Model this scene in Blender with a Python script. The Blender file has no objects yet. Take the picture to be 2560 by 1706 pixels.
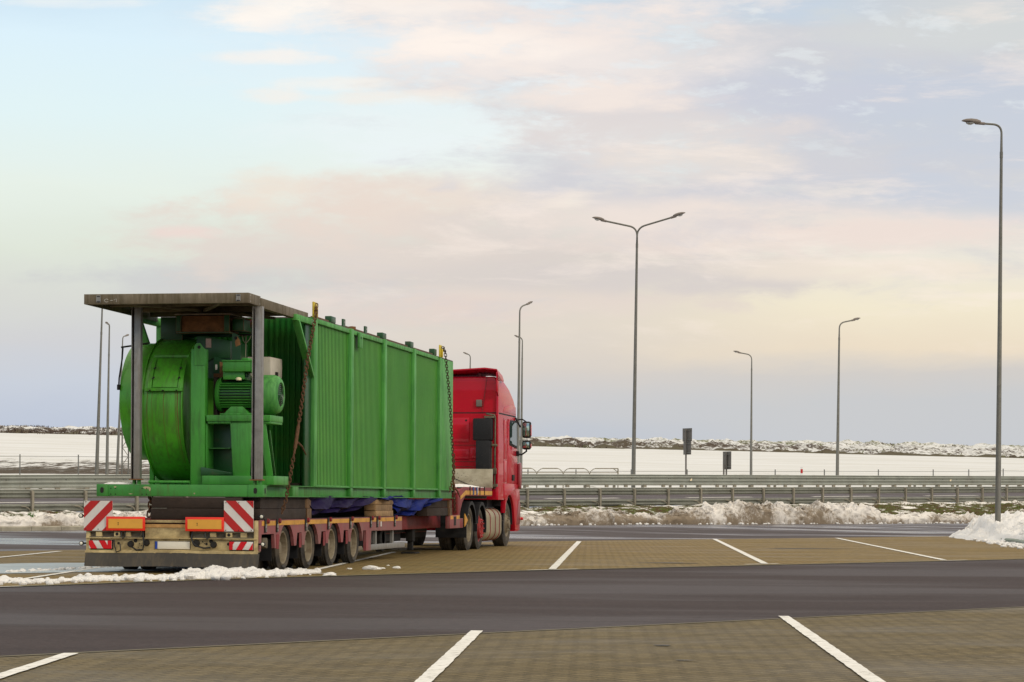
import bpy, bmesh, math, random
from mathutils import Vector, Matrix, noise
import numpy as np
random.seed(7)
R = math.radians
# ------------------------------------------------------------------ camera
FPX, CXP, CYP, CAMH, ROLL = 5600.0, 1280.0, 1250.0, 1.107, 0.006
scn = bpy.context.scene
col = scn.collection
cam = bpy.data.cameras.new('camera'); camo = bpy.data.objects.new('camera', cam); col.objects.link(camo)
cam.sensor_width = 36; cam.lens = FPX / 2560 * 36
cam.shift_y = (CYP - 853) / 2560
cam.clip_start = .1; cam.clip_end = 6000
camo.location = (0, 0, CAMH)
camo.rotation_euler = (R(90), -ROLL, 0)
camo.rotation_euler = (Matrix.Rotation(R(90), 4, 'X') @ Matrix.Rotation(ROLL, 4, 'Z')).to_euler()
scn.camera = camo
scn.view_settings.view_transform = 'Standard'; scn.view_settings.look = 'None'
scn.view_settings.exposure = 0.0; scn.view_settings.gamma = 1
SUN_EL, SUN_AZ = R(26), R(132)      # azimuth clockwise from +Y : light comes from behind and right of the camera
# ------------------------------------------------------------------ sky
world = bpy.data.worlds.new('World'); scn.world = world; world.use_nodes = True
W = world.node_tree; W.nodes.clear()
def lin(c):
    return tuple(((v / 255) / 12.92 if v / 255 <= .04045 else ((v / 255 + .055) / 1.055) ** 2.4) for v in c)
def wn(t, **k):
    n = W.nodes.new(t)
    for a, b in k.items(): setattr(n, a, b)
    return n
def wl(a, b): W.links.new(a, b)
def wmath(op, a, b=None, c=None, clamp=False):
    n = wn('ShaderNodeMath', operation=op); n.use_clamp = clamp
    for i, v in enumerate((a, b, c)):
        if v is None: continue
        if isinstance(v, (int, float)): n.inputs[i].default_value = v
        else: wl(v, n.inputs[i])
    return n.outputs[0]
def wramp(fac, stops, mode='EASE'):
    n = wn('ShaderNodeValToRGB'); cr = n.color_ramp; cr.interpolation = mode
    while len(cr.elements) < len(stops): cr.elements.new(.5)
    for e, (p, c) in zip(cr.elements, stops):
        e.position = p; e.color = (*c, 1) if len(c) == 3 else c
    wl(fac, n.inputs[0]); return n.outputs[0]
def wmix(f, a, b):
    n = wn('ShaderNodeMix', data_type='RGBA')
    for s, v in ((n.inputs['Factor'], f), (n.inputs['A'], a), (n.inputs['B'], b)):
        if isinstance(v, (int, float)): s.default_value = v
        elif isinstance(v, tuple): s.default_value = (*v, 1)
        else: wl(v, s)
    return n.outputs['Result']
tc = wn('ShaderNodeTexCoord'); sp = wn('ShaderNodeSeparateXYZ'); wl(tc.outputs['Generated'], sp.inputs[0])
yy = wmath('MAXIMUM', wmath('ABSOLUTE', sp.outputs[1]), .05)
az = wmath('DIVIDE', sp.outputs[0], yy)
el = wmath('DIVIDE', sp.outputs[2], yy)
def wnoise(scale, sx, sy, det=5, rough=.55, off=0., dist=0.):
    cb = wn('ShaderNodeCombineXYZ'); wl(wmath('MULTIPLY', az, sx), cb.inputs[0]); wl(wmath('MULTIPLY', el, sy), cb.inputs[1]); cb.inputs[2].default_value = off
    n = wn('ShaderNodeTexNoise'); wl(cb.outputs[0], n.inputs['Vector'])
    n.inputs['Scale'].default_value = scale; n.inputs['Detail'].default_value = det; n.inputs['Roughness'].default_value = rough; n.inputs['Distortion'].default_value = dist
    return n.outputs['Fac']
n_big = wnoise(1, 6, 22, 6, .55, 3.1, .4)
n_mid = wnoise(1, 16, 48, 6, .6, 8.3, .5)
warp = wmath('ADD', wmath('MULTIPLY', wmath('SUBTRACT', n_big, .5), .022), wmath('MULTIPLY', wmath('SUBTRACT', n_mid, .5), .010))
elw = wmath('ADD', el, warp)
def ep(y): return (1250 - y) / 5600 / .30        # elevation tangent normalised to the ramp
fe = wmath('DIVIDE', elw, .30, clamp=True)
L3 = lambda *s: [(ep(y), lin(c)) for y, c in s]
left = wramp(fe, L3((1250,(188,199,218)),(1060,(190,200,219)),(960,(199,207,221)),(850,(207,209,214)),(760,(214,217,214)),(640,(221,229,219)),(480,(229,240,234)),(300,(224,243,248)),(100,(219,241,254)),(-420,(150,185,225))), 'LINEAR')
mid = wramp(fe, L3((1250,(188,195,210)),(1080,(192,199,211)),(990,(203,204,208)),(920,(214,208,203)),(820,(222,214,205)),(700,(217,211,206)),(560,(229,226,218)),(430,(233,242,238)),(200,(228,242,250)),(-420,(160,185,220))), 'LINEAR')
right = wramp(fe, L3((1250,(196,202,212)),(1000,(200,203,208)),(935,(208,205,203)),(880,(234,221,201)),(760,(240,232,210)),(620,(234,230,220)),(500,(215,215,217)),(380,(205,209,217)),(100,(208,213,218)),(-420,(165,185,215))), 'LINEAR')
azw = wmath('ADD', az, wmath('MULTIPLY', wmath('SUBTRACT', n_big, .5), .12))
f1 = wn('ShaderNodeMapRange'); f1.interpolation_type = 'SMOOTHSTEP'; wl(azw, f1.inputs[0]); f1.inputs[1].default_value = -.17; f1.inputs[2].default_value = .0
f2 = wn('ShaderNodeMapRange'); f2.interpolation_type = 'SMOOTHSTEP'; wl(azw, f2.inputs[0]); f2.inputs[1].default_value = .0; f2.inputs[2].default_value = .15
grad = wmix(f2.outputs[0], wmix(f1.outputs[0], left, mid), right)
# cloud patches, each a soft ragged ellipse at its own azimuth and elevation
nA = wnoise(1, 15, 42, 6, .55, 1.7, .15)
nB = wnoise(1, 34, 105, 8, .62, 5.2, .2)
rag = wmath('ADD', wmath('MULTIPLY', wmath('SUBTRACT', nA, .5), 3.6), wmath('MULTIPLY', wmath('SUBTRACT', nB, .5), 3.6))
cur = grad
for cx, cy, rx, ry, c, k in [
    (560, 700, 330, 34, (203, 205, 209), .8), (1300, 655, 560, 85, (216, 208, 205), .9), (850, 600, 380, 70, (224, 215, 209), .85), (1020, 525, 360, 62, (232, 218, 209), .9),
    (660, 480, 80, 42, (236, 226, 215), .8), (470, 585, 70, 13, (236, 217, 212), .8), (1500, 480, 300, 75, (234, 224, 216), .85), (1350, 560, 260, 40, (217, 213, 212), .6),
    (1250, 760, 420, 34, (229, 217, 209), .7), (1600, 690, 380, 32, (214, 208, 207), .8), (1000, 780, 260, 30, (226, 210, 204), .6),
    (1150, 330, 330, 60, (234, 244, 248), .9), (1420, 400, 240, 50, (236, 243, 243), .6),
    (1640, 180, 520, 110, (216, 213, 217), .9), (2150, 140, 420, 120, (208, 211, 219), .9), (2240, 240, 380, 85, (197, 206, 222), .9), (1850, 240, 330, 50, (203, 207, 221), .8), (1950, 430, 520, 90, (208, 209, 218), .9), (2450, 330, 240, 80, (200, 208, 222), .8), (2430, 480, 330, 50, (201, 209, 223), .75),
    (1620, 330, 260, 60, (224, 218, 218), .85), (1740, 400, 180, 40, (233, 225, 219), .75), (1860, 20, 330, 30, (196, 212, 230), .8), (2400, 60, 240, 60, (211, 216, 218), .8),
    (1900, 560, 460, 46, (239, 227, 220), .85), (2150, 585, 330, 30, (236, 222, 216), .7), (2200, 670, 330, 22, (240, 229, 216), .7), (1650, 610, 280, 22, (232, 220, 214), .7),
    (1000, 15, 300, 60, (233, 226, 224), .9), (1290, 60, 320, 75, (230, 226, 228), .9), (1420, 130, 330, 80, (236, 230, 229), .95), (1190, 150, 260, 40, (240, 233, 231), .6),
    (690, 28, 150, 42, (253, 248, 243), 1), (1060, 104, 260, 40, (252, 243, 237), 1), (1010, 18, 130, 40, (250, 243, 238), .8), (760, 72, 90, 18, (244, 242, 242), .7), (1560, 50, 220, 46, (243, 233, 229), .8), (1490, 240, 240, 26, (243, 232, 226), .8), (690, 148, 120, 16, (246, 243, 240), .9), (800, 212, 120, 16, (246, 243, 238), .8), (670, 240, 70, 16, (246, 240, 234), .8), (1010, 248, 170, 14, (243, 240, 234), .7), (200, 8, 150, 14, (233, 241, 246), .8)]:
    ca, ce = (cx - 1280) / 5600, (1250 - cy) / 5600
    dx = wmath('MULTIPLY', wmath('SUBTRACT', az, ca), 5600 / (rx * 1.25)); dy = wmath('MULTIPLY', wmath('SUBTRACT', el, ce), 5600 / (ry * 1.25))
    d = wmath('ADD', wmath('ADD', wmath('MULTIPLY', dx, dx), wmath('MULTIPLY', dy, dy)), rag)
    m = wn('ShaderNodeMapRange'); m.interpolation_type = 'SMOOTHSTEP'; wl(d, m.inputs[0]); m.inputs[1].default_value = 1.9; m.inputs[2].default_value = -.25; m.inputs[3].default_value = 0; m.inputs[4].default_value = k
    cur = wmix(m.outputs[0], cur, lin(c))
nF = wnoise(1, 13, 60, 9, .66, 21.3, .3); nG = wnoise(1, 10, 44, 9, .66, 33.7, .3)
def sm(v, a, b, k):
    q = wn('ShaderNodeMapRange'); q.interpolation_type = 'SMOOTHSTEP'; wl(v, q.inputs[0]); q.inputs[1].default_value = a; q.inputs[2].default_value = b; q.inputs[4].default_value = k; return q.outputs[0]
side_ = wmath('MULTIPLY', sm(az, -.19, .02, 1), sm(el, .05, .10, 1))
cur = wmix(wmath('MULTIPLY', sm(nF, .52, .70, .45), side_), cur, lin((250, 238, 230)))
cur = wmix(wmath('MULTIPLY', sm(nG, .53, .72, .45), side_), cur, lin((205, 206, 214)))
cur = wmix(wmath('MULTIPLY', sm(nB, .54, .68, .35), wmath('MULTIPLY', side_, sm(el, .13, .18, 1))), cur, lin((236, 245, 250)))
# the veil of cloud overhead, outside the picture, that gives the even warm light
zf = wn('ShaderNodeMapRange'); zf.interpolation_type = 'SMOOTHSTEP'; wl(sp.outputs[2], zf.inputs[0]); zf.inputs[1].default_value = .26; zf.inputs[2].default_value = .62
c3 = wmix(zf.outputs[0], cur, (1.26, 1.17, 1.02))
sc = wn('ShaderNodeMix', data_type='RGBA', blend_type='MULTIPLY'); sc.inputs['Factor'].default_value = 1
wl(c3, sc.inputs['A']); sc.inputs['B'].default_value = (10.45, 10.25, 9.95, 1)
sky = wn('ShaderNodeTexSky', sky_type='NISHITA'); sky.sun_disc = False; sky.sun_elevation = SUN_EL; sky.sun_rotation = SUN_AZ
sky.air_density = 1; sky.dust_density = 2
fin = wmix(.03, sc.outputs['Result'], sky.outputs[0])
bg = wn('ShaderNodeBackground'); bg.inputs['Strength'].default_value = .1; wl(fin, bg.inputs[0])
wo = wn('ShaderNodeOutputWorld'); wl(bg.outputs[0], wo.inputs[0])
# ------------------------------------------------------------------ sun
sl = bpy.data.lights.new('sun', 'SUN'); sl.energy = 1.15; sl.angle = R(12); sl.color = (1, .90, .74)
so = bpy.data.objects.new('sun', sl); col.objects.link(so)
sdir = Vector((math.sin(SUN_AZ) * math.cos(SUN_EL), math.cos(SUN_AZ) * math.cos(SUN_EL), math.sin(SUN_EL)))
so.rotation_euler = sdir.to_track_quat('Z', 'Y').to_euler(); so.location = sdir * 60

# ------------------------------------------------------------------ measuring helpers (photo pixel -> place in the world)
def unroll(x, y):
    dx, dy = x - CXP, y - CYP; c, s = math.cos(ROLL), math.sin(ROLL)
    return c * dx + s * dy, -s * dx + c * dy
def ray(x, y):
    a, b = unroll(x, y); return a / FPX, -b / FPX
def at(x, y, Y):
    a, b = ray(x, y); return Vector((a * Y, Y, CAMH + b * Y))
def ground(x, y, z=0):
    a, b = ray(x, y); Y = (z - CAMH) / b; return Vector((a * Y, Y, z))
ND = Vector((-.6776, .7355)); DD = Vector((.7355, .6776))      # across and along the lanes
def gw(g, w, z=0): return Vector((DD.x * g + ND.x * w, DD.y * g + ND.y * w, z))
def to_gw(p): return p[0] * DD.x + p[1] * DD.y, p[0] * ND.x + p[1] * ND.y
def lerp(a, b, t): return a + (b - a) * t
def sstep(a, b, x):
    t = min(1, max(0, (x - a) / (b - a))); return t * t * (3 - 2 * t)
def pw(x, pts):
    if x <= pts[0][0]: return pts[0][1]
    for (a, b), (c, d) in zip(pts, pts[1:]):
        if x <= c: return lerp(b, d, (x - a) / (c - a))
    return pts[-1][1]
def gbase(g): return .6 + (g - 37) * .0101
def kerb_z(g): return pw(g, [(20, .10), (34, .12), (58, .235), (75, .22), (120, .22)])
def zfield(X, Y):
    g, w = to_gw((X, Y)); t = w - 78
    near = gbase(g) + .52 + .012 * t
    a = X / Y
    bl = pw(a, [(-.35, .0300), (-.23, .0286), (0, .0243), (.23, .0199), (.35, .018)])
    bc = pw(a, [(-.35, .0322), (-.23, .0311), (0, .0279), (.23, .0254), (.35, .024)])
    if Y < 240: return near
    P240 = (240 * a, 240.); g2, w2 = to_gw(P240); b0 = (gbase(g2) + .52 + .012 * (w2 - 78) - CAMH) / 240
    if Y < 420: b = lerp(b0, bl, sstep(240, 420, Y) * .5 + .5 * (Y - 240) / 180)
    elif Y < 600: b = lerp(bl, bc, (Y - 420) / 180)
    else: b = bc * (600 / Y) ** .9
    return CAMH + b * Y
def zground(X, Y):
    g, w = to_gw((X, Y))
    if w < 44: return 0.
    if w < 57.6: return kerb_z(g) * sstep(44, 57.6, w)
    if w < 64.1: return lerp(kerb_z(g) + .12, gbase(g), sstep(57.8, 64.5, w))
    if w < 78: return gbase(g) + .04 * (w - 64.1) - .02
    return zfield(X, Y)

# ------------------------------------------------------------------ materials
def nodes(m):
    m.use_nodes = True; return m.node_tree, m.node_tree.nodes['Principled BSDF']
def N(t, typ, **k):
    n = t.nodes.new(typ)
    for a, b in k.items(): setattr(n, a, b)
    return n
def tnoise(t, vec, scale, det=6, rough=.6, dist=0):
    n = N(t, 'ShaderNodeTexNoise'); n.inputs['Scale'].default_value = scale; n.inputs['Detail'].default_value = det
    n.inputs['Roughness'].default_value = rough; n.inputs['Distortion'].default_value = dist
    if vec is not None: t.links.new(vec, n.inputs['Vector'])
    return n.outputs['Fac']
def tramp(t, fac, stops, mode='LINEAR'):
    n = N(t, 'ShaderNodeValToRGB'); cr = n.color_ramp; cr.interpolation = mode
    while len(cr.elements) < len(stops): cr.elements.new(.5)
    for e, (p, c) in zip(cr.elements, stops):
        e.position = p; e.color = (c, c, c, 1) if isinstance(c, (int, float)) else (*c, 1)
    t.links.new(fac, n.inputs[0]); return n.outputs[0]
def tmix(t, f, a, b, blend='MIX'):
    n = N(t, 'ShaderNodeMix', data_type='RGBA', blend_type=blend)
    for s, v in ((n.inputs['Factor'], f), (n.inputs['A'], a), (n.inputs['B'], b)):
        if isinstance(v, (int, float)): s.default_value = v
        elif isinstance(v, tuple): s.default_value = (*v, 1)
        else: t.links.new(v, s)
    return n.outputs['Result']
def tmath(t, op, a, b=0., clamp=False):
    n = N(t, 'ShaderNodeMath', operation=op); n.use_clamp = clamp
    for i, v in enumerate((a, b)):
        if isinstance(v, (int, float)): n.inputs[i].default_value = v
        else: t.links.new(v, n.inputs[i])
    return n.outputs[0]
def tmap(t, scale=(1, 1, 1), rot=(0, 0, 0), src='Object'):
    c = N(t, 'ShaderNodeTexCoord'); m = N(t, 'ShaderNodeMapping'); m.inputs['Scale'].default_value = scale; m.inputs['Rotation'].default_value = rot
    t.links.new(c.outputs[src], m.inputs[0]); return m.outputs[0]
def tbump(t, b, h, strength=.3, dist=.01):
    n = N(t, 'ShaderNodeBump'); n.inputs['Strength'].default_value = strength; n.inputs['Distance'].default_value = dist
    t.links.new(h, n.inputs['Height']); t.links.new(n.outputs[0], b.inputs['Normal'])
MATS = {}
def mat(name, c, rough=.5, metal=0., var=.15, vs=3., dirt=None, da=.0, streak=False, bump=.0, bs=40., spec=.5, coat=0.):
    """painted or bare surface: base colour, gentle variation, and dirt / rust / run marks of its own"""
    if name in MATS: return MATS[name]
    m = bpy.data.materials.new(name); t, b = nodes(m)
    v = tmap(t)
    n1 = tnoise(t, v, vs, 7, .65)
    dk = tuple(x * (1 - var) for x in c); lt = tuple(min(1, x * (1 + var)) for x in c)
    cc = tramp(t, n1, [(.3, dk), (.7, lt)])
    ro = rough
    if dirt:
        v2 = tmap(t, (7, 7, .7) if streak else (1.3, 1.3, 2.2))
        n2 = tnoise(t, v2, 2.3, 8, .7, .2)
        n3 = tnoise(t, v, 1.1, 3, .5)
        k = tmath(t, 'ADD', tmath(t, 'MULTIPLY', n2, .7), tmath(t, 'MULTIPLY', n3, .3))
        f = tramp(t, k, [(max(0, .62 - da * .35), 0), (min(1, .76 - da * .2), 1)])
        f = tmath(t, 'MULTIPLY', f, min(1, .35 + da))
        cc = tmix(t, f, cc, tuple(dirt))
        r = tmath(t, 'ADD', tmath(t, 'MULTIPLY', f, .35), rough, True); t.links.new(r, b.inputs['Roughness'])
    else:
        r = tmath(t, 'ADD', tmath(t, 'MULTIPLY', n1, .2), rough - .1, True); t.links.new(r, b.inputs['Roughness'])
    t.links.new(cc, b.inputs['Base Color']); b.inputs['Metallic'].default_value = metal
    b.inputs['Specular IOR Level'].default_value = spec; b.inputs['Coat Weight'].default_value = coat
    if bump: tbump(t, b, tnoise(t, v, bs, 5, .6), bump, .01)
    MATS[name] = m; return m
GREEN = mat('green paint', (.052, .28, .032), .42, 0, .18, 2.2, (.030, .075, .018), .35, True, .12, 9)
GREEN_FAN = mat('green fan paint', (.070, .34, .018), .30, 0, .16, 1.5, (.055, .085, .015), .42, True, .10, 5)
GREEN_LT = mat('green wall paint', (.085, .34, .060), .5, 0, .14, 1.6, (.028, .14, .035), .5, True, .08, 14)
GREEN_DK = mat('dark green paint', (.010, .066, .016), .4, 0, .18, 2.0, (.10, .055, .025), .22, False, .1, 12)  # dark green, deepened to paint in the shade under the canopy
GREEN_BASE = mat('green base paint', (.042, .23, .034), .5, 0, .2, 2.5, (.09, .05, .02), .36, True, .15, 18)
GALV = mat('galvanised steel', (.30, .29, .27), .5, .55, .18, 9, (.17, .13, .08), .3, True, .12, 60)
CANOPY = mat('stained steel', (.21, .17, .115), .55, .35, .25, 3, (.10, .08, .04), .55, True, .1, 30)
RUST = mat('rust', (.20, .085, .03), .85, .1, .35, 9, (.08, .035, .02), .4, False, .6, 50)
RUSTCH = mat('rusty chain', (.13, .062, .028), .8, .3, .4, 20, None, 0, False, .4, 90)
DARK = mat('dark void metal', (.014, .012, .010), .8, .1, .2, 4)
BLACKP = mat('black plastic', (.014, .014, .016), .6, 0, .2, 6, (.07, .06, .05), .15, False, .1, 30, .25)
RUBBER = mat('tyre rubber', (.030, .027, .024), .85, 0, .25, 6, (.13, .105, .075), .5, False, .25, 60)
RUBFLAP = mat('rubber flap', (.050, .043, .034), .7, 0, .2, 3, (.14, .11, .07), .45, True, .1, 30)
RIM = mat('dusty wheel steel', (.26, .22, .15), .65, .3, .2, 8, (.14, .10, .06), .5, False, .2, 60)
RED = mat('red cab paint', (.47, .001, .018), .42, 0, .08, 1.2, (.30, .010, .022), .15, False, .0, 8, .2, .4)
RED_SIDE = RED
REDTR = mat('weathered red trailer paint', (.26, .055, .06), .6, 0, .2, 4, (.22, .15, .13), .55, True, .15, 30)
REDDEEP = mat('deep red trailer paint', (.20, .010, .014), .55, 0, .2, 3, (.12, .05, .04), .35, False, .1, 20)
REDHUB = mat('red hub paint', (.34, .03, .03), .6, 0, .2, 9, (.15, .07, .05), .4)
YTAPE = mat('yellow reflective tape', (.62, .30, .03), .5, 0, .12, 8, (.25, .13, .05), .45)
CREAM = mat('dirty cream steel', (.60, .47, .23), .6, .1, .2, 3.5, (.16, .11, .055), .55, False, .2, 25)
CREAM_DK = mat('grimy steel channel', (.16, .13, .085), .7, .2, .3, 6, (.05, .04, .03), .5, False, .25, 40)
WHITEP = mat('white reflective film', (.66, .62, .58), .4, 0, .06, 5, (.45, .40, .32), .25)
REDP = mat('red reflective film', (.44, .010, .008), .38, 0, .06, 5, (.35, .03, .02), .2)
REDBR = mat('bright red frame film', (.85, .030, .008), .4, 0, .05, 5)
ORANGE = mat('amber reflective film', (.72, .36, .045), .45, 0, .06, 8, (.5, .25, .06), .2)
BLUEP = mat('blue strip', (.02, .06, .35), .4)
PLATEW = mat('number plate white', (.80, .75, .62), .4, 0, .05, 3)
REDGL = mat('red lamp glass', (.60, .006, .012), .15, 0, .05)
WOOD = mat('weathered timber', (.15, .085, .04), .8, 0, .35, 5, (.045, .028, .017), .5, True, .5, 25)
WOODL = mat('pale sawn timber', (.32, .20, .095), .8, 0, .3, 7, (.14, .08, .04), .4, False, .5, 30)
WOODD = mat('dark soaked timber', (.028, .016, .010), .85, 0, .3, 5, (.02, .014, .01), .4, False, .5, 25)
GLASS = mat('cab glass', (.03, .06, .05), .05, 0, .1, 2, None, 0, False, 0, 1, .9)
MIRR = mat('mirror glass', (.45, .55, .5), .08, .9, .1)
SILV = mat('fuel tank aluminium', (.34, .29, .19), .5, .3, .15, 3, (.25, .19, .11), .45, True, .05, 20)
GREYB = mat('grey headboard', (.40, .36, .27), .6, .2, .15, 3, (.22, .19, .13), .5, False, .1, 20)
YELLOW = mat('yellow lug paint', (.60, .46, .03), .5, 0, .15, 9, (.2, .11, .03), .4)
CABINET = mat('pale cabinet', (.66, .60, .50), .5, 0, .1, 3, (.4, .34, .25), .3)
LAMPG = mat('lamp pole grey', (.17, .165, .145), .55, .4, .15, 7, (.10, .095, .08), .3, True)
HEADG = mat('lamp head grey', (.19, .16, .14), .6, .1, .15, 8)
LENS = mat('lamp lens', (.35, .36, .36), .2, 0, .1)
SIGNG = mat('sign back grey', (.14, .125, .11), .6, .2, .12, 4)
RAILG = mat('guardrail zinc', (.29, .305, .265), .55, .15, .16, 1.3, (.22, .20, .16), .4, True, .1, 8)
RAILP = mat('guardrail post zinc', (.24, .215, .165), .7, .1, .2, 6, (.18, .15, .10), .4, True)
RAILN = mat('darker guardrail zinc', (.185, .19, .16), .6, .1, .2, 1.3, (.12, .11, .08), .4, True, .1, 8)
CONC = mat('kerb concrete', (.34, .31, .24), .9, 0, .2, 2.5, (.16, .14, .10), .4, False, .3, 25)
CONCG = mat('island kerb concrete', (.24, .28, .24), .85, 0, .15, 3, (.16, .16, .13), .4, False, .3, 25)
HOSE = mat('black hose', (.012, .012, .012), .5)
CHALK = mat('chalk mark', (.6, .58, .52), .9)
BLUET = mat('blue strap', (.03, .07, .22), .7)

def mat_corr(name, c, c2):
    m = bpy.data.materials.new(name); t, b = nodes(m)
    v = tmap(t); vs = tmap(t, (9, 9, .25)); vb = tmap(t, (.5, .5, .9))
    n = tnoise(t, vs, 1.6, 6, .7); n2 = tnoise(t, vb, 1.4, 4, .6); n3 = tnoise(t, tmap(t, (30, 30, 2)), 1.3, 3, .6)
    cc = tramp(t, n, [(.3, tuple(x * .8 for x in c)), (.7, c)])
    cc = tmix(t, tramp(t, n2, [(.45, 0), (.75, .7)]), cc, c2)
    cc = tmix(t, tramp(t, n3, [(.60, 0), (.72, .35)]), cc, (.03, .07, .015))
    t.links.new(cc, b.inputs['Base Color']); b.inputs['Roughness'].default_value = .5; b.inputs['Specular IOR Level'].default_value = .2
    tbump(t, b, n2, .1, .02)
    return m
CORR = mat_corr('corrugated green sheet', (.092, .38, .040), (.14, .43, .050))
GROOVE_SHADE = mat('painted groove shade', (.014, .075, .012), .8, 0, .2, 4, (.03, .05, .01), .3, True)  # dark green paints shade into the grooves and rear-facing flanks of the wall
CORRIN = mat_corr('inner corrugated sheet', (.014, .13, .018), (.070, .13, .010))  # canopy shade and yellow reflected light are put into these colours

def lerp_(a, b, t): return a + (b - a) * t
def mat_snow(name, dirty=.5, base=(.80, .79, .77), dirtc=(.36, .27, .17), bs=12):
    m = bpy.data.materials.new(name); t, b = nodes(m)
    v = tmap(t)
    n = tnoise(t, v, 1.9, 12, .78, .5); n2 = tnoise(t, v, 7, 8, .75)
    at_ = N(t, 'ShaderNodeAttribute'); at_.attribute_name = 'grime'
    n4 = tnoise(t, v, 3.6, 12, .82, .8)
    k = tmath(t, 'ADD', tmath(t, 'MULTIPLY', n, .5), tmath(t, 'MULTIPLY', n2, .5))
    g_ = tmath(t, 'MULTIPLY', tmath(t, 'SUBTRACT', at_.outputs['Fac'], .5), .34)
    f = tramp(t, tmath(t, 'ADD', k, g_), [(.53 - dirty * .13, 0), (.74 - dirty * .08, 1)])
    cc = tmix(t, tmath(t, 'MULTIPLY', f, .75), base, tuple(lerp_(a_, b_, .55) for a_, b_ in zip(base, dirtc)))
    f2_ = tramp(t, tmath(t, 'ADD', n4, g_), [(.62 - dirty * .10, 0), (.70 - dirty * .08, 1)])
    cc = tmix(t, tmath(t, 'MULTIPLY', f2_, .85), cc, dirtc)
    t.links.new(cc, b.inputs['Base Color']); b.inputs['Roughness'].default_value = .7
    b.inputs['Subsurface Weight'].default_value = 0.0
    tbump(t, b, n2, .8, .06)
    return m
SNOW = mat_snow('ploughed dirty snow', 1.75, (.76, .72, .67), (.155, .105, .052))
SNOWC = mat_snow('clean snow', .55, (.80, .785, .765), (.42, .34, .25))
SNOWF = mat_snow('fresh foreground snow', .2, (.82, .80, .77), (.45, .37, .28))

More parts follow.
